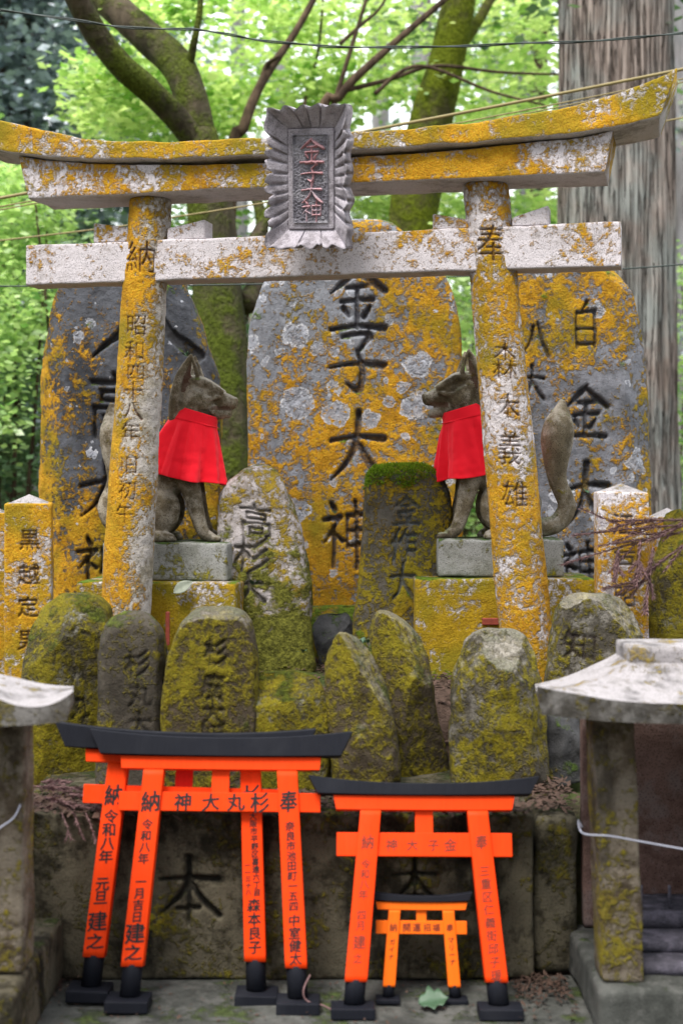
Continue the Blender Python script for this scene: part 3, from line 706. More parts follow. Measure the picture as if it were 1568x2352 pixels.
rock('dark stone in the shadow under the right roof', [(1262,1330,1640),(1250,1345,1665),(1245,1352,1720),(1243,1360,1860)], 4.02, .2, M['rock_dark'], 21, 2.6, None, .02, 6, .10, .03, .016)
rock('blue grey rock in the gap before the middle stone', [(735,800,1416),(722,812,1430),(718,818,1450),(722,815,1480),(730,805,1520)], 5.15, .22, M['rock_dark'], 22, 2.4, None, .018, 7, .08, .03, .016, zb=.78)
rock('mossy block at the foot of the middle stone', [(700,832,1398),(698,834,1408),(696,836,1440),(696,836,1500)], 5.40, .18, M['small_moss'], 23, 6, None, .01, 7, .03, .0, .006, zb=.78)

# ------------------------------------------------------------------ great stone torii
TL = Vector((-1.0726, 4.84, 0)); TU = Vector((.9728, -.2316, 0))
TR = math.atan2(TU.y, TU.x)
torii = empty('stone_torii', TL, (0, 0, TR))
tag(torii, 'large lichened stone gate with curved lintel standing before the engraved stones', 'torii gate')
def beam(name, st, d0, d1, mat, r=.008, amp=.004, seed=0, ns=260, per=(26, 16)):
    """sweep of a worn rectangular section; st: rows (s bottom, s top, z bottom, z top)"""
    S = spline(st, ns); rings = []
    def rect():
        P = []
        a, b = per
        for i in range(a): P.append((0, i / a))          # front face, rising
        for i in range(b): P.append((i / b, 1))
        for i in range(a): P.append((1, 1 - i / a))
        for i in range(b): P.append((1 - i / b, 0))
        return P
    for sb, s_t, zb, zt in S:
        rg = []
        for u, v in rect():
            y = d0 + (d1 - d0) * u; z = zb + (zt - zb) * v; s = sb + (s_t - sb) * v
            lo = Vector((0, d0 + r, zb + r)); hi = Vector((0, d1 - r, zt - r))
            cl = Vector((0, min(max(y, lo.y), hi.y), min(max(z, lo.z), hi.z))); dd = Vector((0, y, z)) - cl
            if dd.length > r: q = cl + dd.normalized() * r; y, z = q.y, q.z
            p = Vector((s, y, z)); p += mn.noise_vector(p * 9 + Vector((seed, 0, 0))) * amp + mn.noise_vector(p * 40 + Vector((seed, 3, 0))) * amp * .35
            rg.append(p)
        rings.append(rg)
    b = MB(); b.loft(rings)
    return b.obj(name, mat, torii)
# kasagi, shimaki: split materials by side is real lichen growth, one mesh each
def sz(px, py, Z, off=0):
    """pixel on the front of the torii -> distance along it and height"""
    X, zz = xz(px, py, Z); return (X - TL.x) / TU.x, zz
KF, KB = -.085, .195
kas = [(-.17,-.215,2.598,2.735),(-.10,-.135,2.580,2.700),(.10,.08,2.545,2.640),(.32,.31,2.523,2.594),(.65,.65,2.510,2.572),(.95,.95,2.508,2.570),(1.25,1.25,2.510,2.571),(1.55,1.555,2.514,2.580),(1.80,1.81,2.522,2.608),(1.97,2.00,2.537,2.650),(2.07,2.115,2.556,2.690),(2.10,2.155,2.563,2.708)]
shi = [(.035,.00,2.413,2.560),(.10,.085,2.413,2.546),(.32,.32,2.412,2.516),(.65,.65,2.412,2.500),(1.0,1.0,2.412,2.497),(1.35,1.35,2.411,2.500),(1.65,1.65,2.410,2.510),(1.85,1.86,2.409,2.522),(1.94,1.965,2.409,2.540)]
beam('kasagi', kas, KF, KB, M['torii_left'], .010, .006, 3)
beam('shimaki', shi, -.055, .165, M['torii'], .008, .004, 7)
nuk = [(.0,.0,2.130,2.267),(.5,.5,2.130,2.267),(1.0,1.0,2.130,2.267),(1.5,1.5,2.130,2.267),(1.986,1.986,2.130,2.267)]
beam('nuki', nuk, 0, .11, M['nuki'], .006, .003, 11)
def wedge(s0, s1, za, zb):
    b = MB(); V = []
    for y in (.014, .096):
        V += [(s0, y, 2.2675), (s1, y, 2.2675), (s1, y, zb), (s0, y, za)]
    b.add(V, [(0, 1, 2, 3), (7, 6, 5, 4), (0, 4, 5, 1), (1, 5, 6, 2), (2, 6, 7, 3), (3, 7, 4, 0)])
    me = mesh(b.V, b.F, None, False)
    bm = bmesh.new(); bm.from_mesh(me); bmesh.ops.bevel(bm, geom=bm.edges[:], offset=.003, segments=2, affect='EDGES'); bm.to_mesh(me); bm.free()
    link('wedge', me, M['nuki'], torii)
for px0, px1, Z, ya, yb in ((209, 290, 4.77, 508, 522), (380, 467, 4.72, 522, 505), (992, 1075, 4.50, 486, 503), (1176, 1260, 4.44, 495, 470)):
    s0, _ = sz(px0, 0, Z); s1, _ = sz(px1, 0, Z - (px1 - px0) / 3267 * 4.6 * .238)
    wedge(s0, s1, CZ + (HOR - ya) / F * Z, CZ + (HOR - yb) / F * Z)
def pillar(bx, tx, Y, r0, r1, z0, z1, text, mat, seed):
    """round leaning pillar in world metres, writing cut into its front"""
    H = z1 - z0; Zf = Y - (r0 + r1) / 2
    cc = Carve(-.18, .30, 0, H, .0016)
    k = (tx - bx) / H
    for t in text:
        x, zz = xz(t[1], t[2], Zf); cc.char(t[0], x - bx, zz - z0, t[3] / F * Zf, (t[4] if len(t) > 4 else t[3]) / F * Zf, .008, -.03)
    cc.done(.0075, 3)
    nr, na, nbk = int(H / .0034), 100, 26
    ang = list(np.linspace(-math.pi, 0, na + 1)) + list(np.linspace(0, math.pi, nbk + 1))[1:-1]
    V = []; g = []; sv = Vector((seed, 1, 2))
    m = len(ang)
    for i in range(nr + 1):
        zz = H * i / nr; r = r0 + (r1 - r0) * i / nr
        if zz > H - .02: r *= math.sqrt(max(0.0, 1 - ((zz - H + .02) / .02) ** 2)) * .35 + .65
        for a in ang:
            p = Vector((k * zz + r * math.cos(a), r * math.sin(a), zz))
            e = mn.noise_vector(p * 6 + sv) * .004 + mn.noise_vector(p * 38 + sv) * .0016 + mn.noise_vector(p * 90 + sv) * .0009
            V.append(p + e)
    A = np.array([v[:] for v in V]); base = np.array([k * H * i / nr + 0 for i in range(nr + 1)]).repeat(m)
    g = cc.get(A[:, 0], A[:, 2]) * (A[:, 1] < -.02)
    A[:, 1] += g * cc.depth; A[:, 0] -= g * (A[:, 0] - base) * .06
    Fc = [(i * m + j, i * m + (j + 1) % m, (i + 1) * m + (j + 1) % m, (i + 1) * m + j) for i in range(nr) for j in range(m)]
    Fc.append(tuple(reversed(range(m)))); Fc.append(tuple(nr * m + j for j in range(m)))
    o = link('pillar', mesh(A, Fc, {'carve': g}), mat, torii)
    o.matrix_parent_inverse = Matrix.Identity(4)
    Mw = Matrix.Translation((bx, Y, z0)); o.matrix_basis = (Matrix.Translation(TL) @ Matrix.Rotation(TR, 4, 'Z')).inverted() @ Mw
    return o
pillar(-.743, -.643, 4.79, .088, .070, .74, 2.420, [('納',322,588,76,74),('昭',312,745,50),('和',309,805,48),('四',311,855,46,40),('十',305,898,44),('八',303,943,46),('年',299,993,46),('旧',296,1068,44),('初',292,1126,44),('午',286,1180,44)], M['pillar_l'], 5)
pillar(.607, .4577, 4.53, .087, .073, .74, 2.418, [('奉',1133,556,78,84),('木',1160,806,52,44),('林',1160,848,58,44),('本',1166,934,52),('義',1171,1030,54,76),('雄',1183,1135,60,62)], M['pillar_r'], 8)

# name plaque: flared frame of grooved flanges round a sunk panel
def plaque():
    root = empty('name_plaque', (0, 0, 0)); root.parent = torii
    pw, ph = .150, .308          # panel half sizes come from these
    fr = MB(); rnd = random.Random(4)
    ow, oh = .286, .452
    def flange(p0, p1, q0, q1, cuts, lift0, lift1):
        """sloping board between inner edge p0-p1 and outer edge q0-q1 (x,z), grooved across; returns rings"""
        n, k = 120, 8; F_, B_ = [], []
        for i in range(n + 1):
            t = i / n; a = Vector(p0).lerp(Vector(p1), t); c_ = Vector(q0).lerp(Vector(q1), t)
            cut = 0
            for ct, wd in cuts: cut = max(cut, math.exp(-((t - ct) / wd) ** 2))
            sc = .010 * mn.noise(Vector((t * 9, p0[0] * 7, p0[1] * 5))) + .006 * math.sin(t * 31)
            rf, rb = [], []
            for j in range(k + 1):
                v = j / k; P = a.lerp(c_, v)
                dirn = (c_ - a).normalized() if (c_ - a).length else Vector((0, 0))
                P = P + dirn * sc * v
                y = -(lift0 + (lift1 - lift0) * v ** 1.2)
                y += cut * .022 * min(1, v * 2.2)
                rf.append(Vector((P.x - dirn.x * cut * .012 * (v > .85), y, P.y - dirn.y * cut * .012 * (v > .85))))
                rb.append(Vector((P.x, max(y + .045, -.005), P.y)))
            F_.append(rf); B_.append(rb)
        V, Fc = [], []
        for i in range(n + 1): V += F_[i] + B_[i]
        W = 2 * (k + 1)
        for i in range(n):
            for j in range(k):
                a = i * W + j; Fc.append((a, a + 1, a + W + 1, a + W)); c2 = a + k + 1; Fc.append((c2, c2 + W, c2 + W + 1, c2 + 1))
            a = i * W + k; Fc.append((a, a + k + 1, a + W + k + 1, a + W)); a = i * W; Fc.append((a, a + W, a + W + k + 1, a + k + 1))
        for i in (0, n): Fc.append(tuple(i * W + j for j in range(k + 1)) + tuple(i * W + k + 1 + j for j in reversed(range(k + 1))))
        fr.add(V, Fc)
    a, b, A_, B = .083, .166, ow / 2, oh / 2
    top = [(.33, .010), (.5, .006), (.68, .010)]; side = [(.13 + .085 * i + rnd.uniform(-.012, .012), .012) for i in range(0, 9)]
    flange((-a, b), (a, b), (-A_ + .002, B + .004), (A_ + .002, B + .012), top, .012, .085)
    flange((a, -b), (-a, -b), (A_ + .004, -B), (-A_, -B - .004), [(.31, .008), (.64, .008)], .012, .075)
    flange((-a, -b), (-a, b), (-A_, -B - .002), (-A_ + .002, B + .002), side, .012, .078)
    flange((a, b), (a, -b), (A_ + .002, B + .008), (A_ + .004, -B), [(s + .02, .012) for s, _ in side], .012, .078)
    f = fr.obj('frame', M['plaque'], root, True)
    pn = gridbox(-.0835, .0835, -.020, .02, -.1665, .1665, .004, .003, .001, 20, 3, None, M['plaque'], 'panel', root)
    # sunk rough field
    Vg = []; nx, nz_ = 60, 130; hw, hh = .064, .146
    for j in range(nz_ + 1):
        for i in range(nx + 1):
            x = -hw + 2 * hw * i / nx; z = -hh + 2 * hh * j / nz_
            e = min(hw - abs(x), hh - abs(z))
            y = -.0205 if e < .004 else -.0205 + .0
            h = mn.noise(Vector((x * 150, z * 150, 1))) * .0035 + mn.noise(Vector((x * 260, z * 260, 4))) * .002
            y = -.0225 + (h if e > .004 else -.004)
            Vg.append((x, y, z))
    n1 = nx + 1
    link('panel_ground', mesh(Vg, [(j * n1 + i, j * n1 + i + 1, (j + 1) * n1 + i + 1, (j + 1) * n1 + i) for j in range(nz_) for i in range(nx)]), M['plaque_dark'], pn)
    cc = Carve(-.07, .07, -.15, .15, .001)
    for ch, z, s in (('金', .092, .092), ('子', .022, .078), ('大', -.045, .080), ('神', -.108, .075)): cc.strokes(ST[ch], .004, z, s, s * .92)
    cc.done(.009, 6)
    nx, nz_ = 120, 280; V = []; g = []
    xs = np.linspace(-.068, .068, nx + 1); zs = np.linspace(-.148, .148, nz_ + 1)
    Xg, Zg = np.meshgrid(xs, zs); D = cc.get(Xg.ravel(), Zg.ravel())
    V = [(x, -.0205 - d * .013, z) for x, z, d in zip(Xg.ravel(), Zg.ravel(), D)]
    n1 = nx + 1; Fc = []
    for j in range(nz_):
        for i in range(nx):
            q = (j * n1 + i, j * n1 + i + 1, (j + 1) * n1 + i + 1, (j + 1) * n1 + i)
            if max(D[k] for k in q) > .08: Fc.append(q)
    used = sorted({i for f_ in Fc for i in f_}); mp = {k: i for i, k in enumerate(used)}
    link('lettering', mesh([V[k] for k in used], [tuple(mp[i] for i in f_) for f_ in Fc]), M['plaque_pink'], pn)
    s, zc = sz(740, 415, 4.50)
    root.scale = (.90, .95, .93)
    root.location = (s, -.13, zc); root.rotation_euler = (R(9), R(2.6), R(-3))
    return root
plaque()

# ------------------------------------------------------------------ fox statues
def blob(parts, vox=.0042, sm=2):
    b = MB()
    for p in parts:
        if p[0] == 'e':      # ellipsoid centre, radii, (pitch about y)
            c, r = Vector(p[1]), p[2]; ry = p[3] if len(p) > 3 else 0; rot = Matrix.Rotation(ry, 3, 'Y')
            rings = []
            for i in range(1, 12):
                th = math.pi * i / 12
                rings.append([c + rot @ Vector((r[0] * math.sin(th) * math.cos(f), r[1] * math.sin(th) * math.sin(f), r[2] * -math.cos(th))) for f in np.linspace(0, 2 * math.pi, 21)[:-1]])
            b.loft(rings)
        else:                # chain of spheres: list of (x,y,z,r)
            S = spline(p[1], max(8, len(p[1]) * 6)) if len(p[1]) > 2 else spline(p[1], 8)
            pts, rad = [], []
            d0 = Vector(S[0][:3]) - Vector(S[1][:3]); d1 = Vector(S[-1][:3]) - Vector(S[-2][:3])
            for k in (1, .92, .7, .35): pts.append(Vector(S[0][:3]) + d0.normalized() * S[0][3] * k); rad.append(S[0][3] * math.sqrt(max(1 - k * k, .004)))
            for q in S: pts.append(Vector(q[:3])); rad.append(q[3])
            for k in (.35, .7, .92, 1): pts.append(Vector(S[-1][:3]) + d1.normalized() * S[-1][3] * k); rad.append(S[-1][3] * math.sqrt(max(1 - k * k, .004)))
            b.tube(pts, rad, 18)
    me = mesh(b.V, b.F)
    bm = bmesh.new(); bm.from_mesh(me); bmesh.ops.recalc_face_normals(bm, faces=bm.faces[:]); bm.to_mesh(me); bm.free()
    return evaluated(me, [('REMESH', dict(mode='VOXEL', voxel_size=vox)), ('SMOOTH', dict(iterations=sm, factor=.5))])
def fox(loc, mirror, label, jaw, seed, text=None, rot=0, td=0.0):
    P = []
    for s in (-1, 1):
        P += [('e', (.105, s * .036, .500), (.050, .032, .042)),                                       # cheek
              ('c', [(.080, s * .038, .570, .014), (.130, s * .052, .562, .016), (.186, s * .034, .531, .011)]),   # brow
              ('c', [(.096, s * .059, .532, .007), (.135, s * .056, .507, .009), (.182, s * .038, .512, .008)]),   # lower lid
              ('e', (.146, s * .043, .527), (.021, .014, .009), R(24)),                                # eye
              ('c', [(.018, s * .040, .440, .020), (.024, s * .050, .510, .019), (.042, s * .054, .590, .014), (.082, s * .048, .664, .004)]),  # ear back rim
              ('c', [(.106, s * .042, .555, .010), (.103, s * .052, .595, .008), (.083, s * .048, .662, .004)]),  # ear front rim
              ('c', [(.065, s * .028, .500, .016), (.068, s * .036, .575, .010), (.080, s * .042, .645, .004)]),  # ear shell
              ('c', [(.045, s * .030, .540, .010), (.058, s * .038, .590, .008), (.076, s * .043, .630, .004)]),
              ('e', (-.060, s * .050, .115), (.105, .050, .105), R(-20)),                              # haunch
              ('c', [(-.10, s * .072, .024, .024), (-.03, s * .074, .020, .023), (.012, s * .074, .016, .018)]),
              ('e', (.018, s * .062, .010), (.014, .009, .010)), ('e', (.022, s * .076, .010), (.014, .009, .010)), ('e', (.018, s * .089, .010), (.014, .009, .010)),
              ('c', [(.060, s * .045, .270, .046), (.085, s * .046, .170, .034), (.108, s * .046, .080, .026), (.128, s * .047, .032, .023), (.150, s * .048, .018, .020)]),
              ('e', (.172, s * .035, .013), (.018, .009, .012)), ('e', (.178, s * .048, .013), (.018, .010, .013)), ('e', (.171, s * .062, .013), (.018, .009, .012))]
    P += [('e', (.095, 0, .527), (.082, .055, .066), R(12)), ('e', (.135, 0, .535), (.05, .036, .034), R(25)),
          ('c', [(.135, 0, .512, .042), (.180, 0, .502, .034), (.216, 0, .493, .025)]), ('e', (.228, 0, .500), (.015, .018, .014)),
          ('c', [(.110, 0, .475, .040), (.160, 0, .458 - jaw * .4, .025), (.205, 0, .455 - jaw, .016)]),
          ('c', [(.085, 0, .49, .058), (.065, 0, .43, .066), (.045, 0, .34, .085)]),
          ('e', (.045, 0, .29), (.088, .082, .12)), ('c', [(.03, 0, .33, .082), (-.04, 0, .22, .09), (-.09, 0, .12, .095)]), ('e', (-.11, 0, .08), (.07, .085, .08)),
          ('c', [(-.150, 0, .035, .034), (-.235 + td, 0, .050, .034), (-.275 + td, 0, .115, .032), (-.240 + td, 0, .215, .034), (-.238 + td, 0, .330, .056), (-.246 + td, 0, .400, .054), (-.254 + td, 0, .455, .028), (-.256 + td, 0, .482, .012)])]
    for s in (-1, 1):
        if jaw < .005: P.append(('e', (.158, s * .030, .468), (.017, .014, .019)))
    if jaw >= .005: P.append(('e', (.186, 0, .470), (.012, .012, .010)))
    me = blob(P)
    for v in me.vertices:
        v.co += mn.noise_vector(v.co * 45 + Vector((seed, 0, 0))) * .0011 + mn.noise_vector(v.co * 14 + Vector((seed, 9, 0))) * .0018
    sx = -1 if mirror else 1
    root = empty('fox_statue', loc, (0, 0, R(rot))); tag(root, label, 'fox statue', 'stone foxes with red bibs')
    def fin(me, flip=True):
        if mirror:
            for v in me.vertices: v.co.x *= -1
            if flip: me.flip_normals()
        return me
    a = np.zeros(len(me.vertices))
    for i, v in enumerate(me.vertices):          # old red-brown paint kept in the ear hollows and the mouth slit
        c = v.co
        if c.z > .53 and .045 < c.x < .097 and abs(c.y) < .048 and abs(c.y) > .030 and c.z < .625: a[i] = 1 if v.normal.y * (1 if c.y > 0 else -1) > .2 else 0
        if .15 < c.x < .215 and .466 - jaw * .3 < c.z < .480: a[i] = .8
    t = me.attributes.new('carve', 'FLOAT', 'POINT'); t.data.foreach_set('value', a.astype(np.float32))
    link('body', fin(me), M['fox'], root, smooth=True)
    # bib: gathered skirt and neck band
    rnd = random.Random(seed); n = 260
    ph = [rnd.uniform(0, 6.28) for _ in range(4)]
    def ring(t, k=0.0):
        c = Vector((.098, 0, .463)).lerp(Vector((.084, 0, .428)), min(t / .16, 1)) if t < .16 else Vector((.084, 0, .428)).lerp(Vector((.058, 0, .222)), (t - .16) / .84)
        u = max(0, (t - .16) / .84)
        rx = .070 + .010 * min(t / .16, 1) + .064 * u ** .9; ry = .066 + .008 * min(t / .16, 1) + .048 * u ** .8
        slope = -.30 + .03 * u if t < .16 else -.36 + .08 * u
        out = []
        for j in range(n):
            th = 2 * math.pi * j / n
            wv = math.sin(th * 9 + ph[0] + .7 * math.sin(th * 2 + ph[1])); wv = (1 - 2 * abs((th * 8 / 6.2832 + .35 * math.sin(th * 2 + ph[1])) % 1 - .5) * 2) * .75 + .45 * math.sin(th * 5 + ph[2]) + .3 * math.sin(th * 13 + 3 * t + ph[0])
            a = 1 + min(u * 3, .5 + .5 * u) * .15 * wv + k
            a *= 1 + .30 * u ** .5 * max(0, -math.cos(th)) - (.16 * u * max(0, math.cos(th)) if mirror else .03 * u)
            a *= 1 + u * .07 * mn.noise(Vector((math.cos(th) * 2.2, math.sin(th) * 2.2, t * 4 + seed))) + u * .03 * mn.noise(Vector((math.cos(th) * 6, math.sin(th) * 6, t * 11 + seed)))
            x = rx * math.cos(th) * a; y = ry * math.sin(th) * a
            z = c.z + slope * x * (.55 if t >= .16 else 1) + .004 * u * math.sin(th * 4 + ph[3])
            out.append(Vector((c.x + x, y, z)))
        return out
    b = MB(); b.loft([ring(t, .0) for t in np.linspace(.155, 1, 50)], cap=False)
    me = evaluated(fin(mesh(b.V, b.F)), [('SOLIDIFY', dict(thickness=.0025, offset=1))])
    bib = link('bib', me, M['cloth'], root, smooth=True)
    b = MB(); b.loft([ring(t, .025) for t in np.linspace(0, .175, 10)], cap=False)
    me = evaluated(fin(mesh(b.V, b.F)), [('SOLIDIFY', dict(thickness=.004, offset=1))])
    link('neck_band', me, M['cloth'], bib, smooth=True)
    return root
Zx = 4.98
def pedestal(px0, px1, ytop, px2, px3, ymid, Zf, label, rot, du, dl, cut=None):
    zt = CZ - (ytop - HOR) / F * (Zf + .05); zm = CZ - (ymid - HOR) / F * Zf
    x0 = (px2 - 784) / F * Zf; x1 = (px3 - 784) / F * Zf; cx = (x0 + x1) / 2
    root = empty('fox_pedestal', (cx, Zf, .74), (0, 0, R(rot))); tag(root, label, 'pedestal', 'stepped pedestals of the foxes')
    gridbox(x0 - cx, x1 - cx, 0, dl, 0, zm - .74, .008, .008, .004, 6, px0, None, M['plinth'], 'plinth', root)
    a0 = (px0 - 784) / F * (Zf + .05) - cx; a1 = (px1 - 784) / F * (Zf + .05) - cx
    gridbox(a0, a1, .05, .05 + du, zm - .74 + .001, zt - .74, .008, .008, .004, 7, px1, None, M['block'], 'upper_block', root)
    return zt
z1 = pedestal(225, 521, 1246, 168, 546, 1337, 4.90, 'mossy gold plinth and grey block under the left fox', -8, .24, .31)
z2 = pedestal(1006, 1296, 1239, 953, 1366, 1329, 4.86, 'gold lichened plinth and grey block under the right fox', 0, .24, .31)
xx, _ = xz(390, 0, 5.05); fox((xx, 5.07, z1 - .002), False, 'stone fox facing right with closed jaws behind the left pillar', 0.0, 3, rot=-3, td=.045)
xx, _ = xz(1125, 0, 5.02); fox((xx, 5.03, z2 - .002), True, 'stone fox facing left with open mouth behind the right pillar', .014, 8, rot=3)
# rusty strips left in the plinths
for k_, (dz0, dz1, lb) in enumerate(((-.012, .012, 'rusty red metal cramp in the right plinth, upper and thicker one'), (-.062, -.048, 'rusty red metal cramp in the right plinth, thin lower one'))):
    b = MB(); p = at(1127, 1428, 4.855); b.box(p.x - .03, p.x + .032, p.y - .004, p.y + .01, p.z + dz0, p.z + dz1, .003)
    tag(b.obj('rusty_fitting', M['rust'], smooth=False), lb, 'metal fitting')
b = MB(); p = at(385, 1432, 4.84); b.box(p.x - .007, p.x + .007, p.y - .006, p.y + .006, p.z - .075, p.z + .04, .003)
b.box(p.x - .03, p.x - .012, p.y, p.y + .008, p.z - .07, p.z - .04, .003)
tag(b.obj('rusty_rod', M['rust'], smooth=False), 'rusty red rod standing before the left plinth', 'metal rod')
# ------------------------------------------------------------------ small painted torii
def gate(label, loc, lean, roll, yaw, D, mat, texts, inkm, group='small painted wooden gates leaning on the wall', roof='black', strutm=None):
    """D: half spacing at base, at top; pillar width; foot top; nuki z0 z1 half; shimaki z0 z1 half bottom, half top; kasagi bottom half, top half, mid z, end z, depth"""
    hb, ht, pw, zf, n0, n1, nh, s0, s1, sh0, sh1, k0, k1, km, ke, dep, base = D
    root = empty('wooden_torii', loc, (R(-lean), R(roll), R(yaw))); tag(root, label, 'torii gate', group)
    def xa(z, s): return s * (hb + (ht - hb) * z / s0)
    d2 = dep / 2; PL = {}
    for s in (-1, 1):
        b = MB(); rings = []
        for z in np.linspace(zf - .004, s0, 30):
            w2 = pw / 2 * (1.03 - .06 * z / s0); x = xa(z, s); r = .0016
            P = []
            for cx_, cy_, a0 in ((1, -1, -90), (1, 1, 0), (-1, 1, 90), (-1, -1, 180)):
                for k in range(3):
                    a = R(a0 + 45 * k); P.append(Vector((x + cx_ * (w2 - r) + r * math.cos(a), cy_ * (d2 - r) + r * math.sin(a), z)))
            rings.append(P)
        b.loft(rings); p = b.obj('pillar', mat, root, True); PL[s > 0] = p
        b = MB(); w2 = pw * .475; x0 = xa(0, s)
        rings = [[Vector((xa(z, s) + w2 * k * math.cos(a), d2 * 1.05 * k * math.sin(a), z)) for a in np.linspace(0, 2 * math.pi, 25)[:-1]] for z, k in ((base, 1.0), (zf - .002, 1.0), (zf, .97))]
        b.loft(rings)
        f = b.obj('foot', M['black'], p, True)
        b = MB(); b.box(x0 - pw * 1.0, x0 + pw * 1.0, -d2 * 2.0, d2 * 2.0, 0, base, .003)
        lv = Matrix.Rotation(R(lean * .75), 4, 'X')
        for i, v in enumerate(b.V): b.V[i] = tuple(lv @ Vector(v))
        b.obj('foot_block', M['black'], p, False)
    b = MB(); b.box(-nh, nh, -d2 * .55, d2 * .55, n0, n1, .0015); PN = b.obj('nuki', mat, root, False)
    b = MB(); b.box(-pw * .42, pw * .42, -d2 * .35, d2 * .35, n1 - .002, s0 + .002, .001); b.obj('strut', M[strutm] if strutm else mat, root, False)
    def curved(name, h0, h1, zb, zt, zeb, ze, dd, m, n=60):
        rings = []
        for i in range(n + 1):
            t = -1 + 2 * i / n; q = abs(t) ** 2.2
            xb, xt = h0 * t, h1 * t; b0 = zb + (zeb - zb) * q; t0 = zt + (ze - zt) * q; r = .0015
            rings.append([Vector((xb, -dd, b0 + r)), Vector((xb + (xt - xb) * .5, -dd, (b0 + t0) / 2)), Vector((xt, -dd, t0 - r)), Vector((xt, -dd + r, t0)), Vector((xt, 0, t0 + dd * .12)), Vector((xt, dd - r, t0)), Vector((xt, dd, t0 - r)), Vector((xb, dd, b0 + r)), Vector((xb, dd - r, b0)), Vector((xb, -dd + r, b0))])
        bb = MB(); bb.loft(rings); o = bb.obj(name, m, root, False)
        return o
    curved('shimaki', sh0, sh1, s0, s1, s0 + .001, s1 + .001, d2 * 1.1, mat)
    curved('kasagi', k0, k1, s1 + .0005, km, s1 + .004, ke, d2 * 1.65, M[roof])
    # brush writing, 0.6 mm proud of the wood
    sd_ = len(label)
    for where, items in texts:
        for it in items:
            V, Fc = ink([it], seed=sd_, off=.026 if inkm == M['ink'] else .015); sd_ += 1
            y = -d2 * .55 - .0007 if where == 'nuki' else -d2 - .0007
            link('character', mesh([(v[0], y - v[2], v[1]) for v in V], Fc, None, False), inkm, PN if where == 'nuki' else PL[it[1] > 0])
    return root
def column(chars, x0, z0, x1, z1, sizes):
    """characters spaced evenly down a leaning pillar"""
    n = len(chars); out = []
    for i, ch in enumerate(chars):
        if ch == ' ': continue
        t = i / max(n - 1, 1); s = sizes if not hasattr(sizes, '__len__') else sizes[0] + (sizes[1] - sizes[0]) * t
        out.append((ch, x0 + (x1 - x0) * t, z0 + (z1 - z0) * t, s))
    return out
DB = (.203, .1655, .0515, .100, .460, .506, .249, .560, .592, .2455, .2485, .298, .326, .637, .656, .044, .028)
def xB(z, s): return s * (.203 - .0375 * z / .56)
tb = [('pillar', [('納', xB(.485, -1) + .002, .482, .046, .050)] + column('令和八年 一月吉日', xB(.425, -1), .427, xB(.205, -1), .210, .0255) + [('建', xB(.165, -1), .172, .046, .046), ('之', xB(.125, -1), .128, .042, .036)]),
      ('nuki', [('神', -.090, .482, .042), ('大', -.022, .482, .042), ('丸', .040, .483, .042), ('杉', .100, .482, .046, .048)]),
      ('pillar', [('奉', xB(.485, 1), .485, .042, .052)] + column('奈良市池田町一五四', xB(.415, 1), .426, xB(.225, 1), .238, .0225) + column('中室健太', xB(.2, 1), .205, xB(.12, 1), .118, .028))]
gate('front left vermilion gate with 神大丸杉 painted across its crossbeam', (-.306, 3.395, LEDGE), 16, .6, 0, DB, M['red'], tb, M['ink'])
ta = [('pillar', [('納', xB(.485, -1), .482, .044, .050)] + column('令和八年 元旦', xB(.425, -1), .430, xB(.235, -1), .236, .033) + [('建', xB(.17, -1), .180, .046, .046), ('之', xB(.125, -1), .133, .042, .036)]),
      ('pillar', [('杉', xB(.485, 1), .485, .045, .060)] + column('大阪市平野区喜連六丁目', xB(.44, 1) + .004, .440, xB(.255, 1) + .009, .258, .0175) + column('一―三十八', xB(.33, 1) - .012, .322, xB(.255, 1) - .012, .258, .014) + column('森本良子', xB(.22, 1), .228, xB(.125, 1), .130, .031))]
gate('vermilion gate standing behind the front left one with its left half in view', (-.409, 3.455, LEDGE), 12.8, 1.6, 0, DB, M['red'], ta, M['ink'], strutm='scarlet')
DC = (.1735, .131, .052, .080, .364, .420, .214, .473, .508, .2155, .2225, .262, .284, .537, .556, .036, .026)
def xC(z, s): return s * (.1735 - .0425 * z / .473)
tc = [('pillar', [('納', xC(.392, -1), .397, .030, .034)] + column('令和八年 四月', xC(.34, -1), .345, xC(.20, -1), .203, .022) + [('建', xC(.165, -1), .165, .030, .032), ('之', xC(.12, -1), .128, .020, .022)]),
      ('nuki', [('神', -.080, .391, .028), ('大', -.030, .391, .026), ('子', .022, .391, .026), ('金', .063, .391, .030)]),
      ('pillar', [('奉', xC(.395, 1), .398, .028, .034)] + column('三重区仁義街邱子瑗', xC(.33, 1), .330, xC(.095, 1), .092, .025))]
gate('bright orange red gate with faint thin writing on the right', (.2003, 3.352, LEDGE), 19, .3, 0, DC, M['red'], tc, M['ink_faint'])
DD = (.082, .0655, .0295, .040, .158, .189, .111, .214, .233, .1075, .1115, .115, .1235, .247, .258, .022, .012)
def xD(z, s): return s * (.082 - .0165 * z / .214)
td = [('pillar', [('納', xD(.174, -1), .174, .018, .020)] + column('ガイナ', xD(.14, -1), .140, xD(.1, -1), .105, .014)),
      ('nuki', [('開', -.036, .1735, .020), ('運', -.012, .1735, .020), ('招', .014, .1735, .018), ('福', .036, .1735, .018)]),
      ('pillar', [('奉', xD(.174, 1), .174, .016, .018)] + column('マリーナ', xD(.14, 1), .145, xD(.09, 1), .095, .015))]
gate('smallest orange gate tucked between the pillars of the right one', (.1937, 3.44, LEDGE), 13, .5, 0, DD, M['orange'], td, M['ink_faint'])

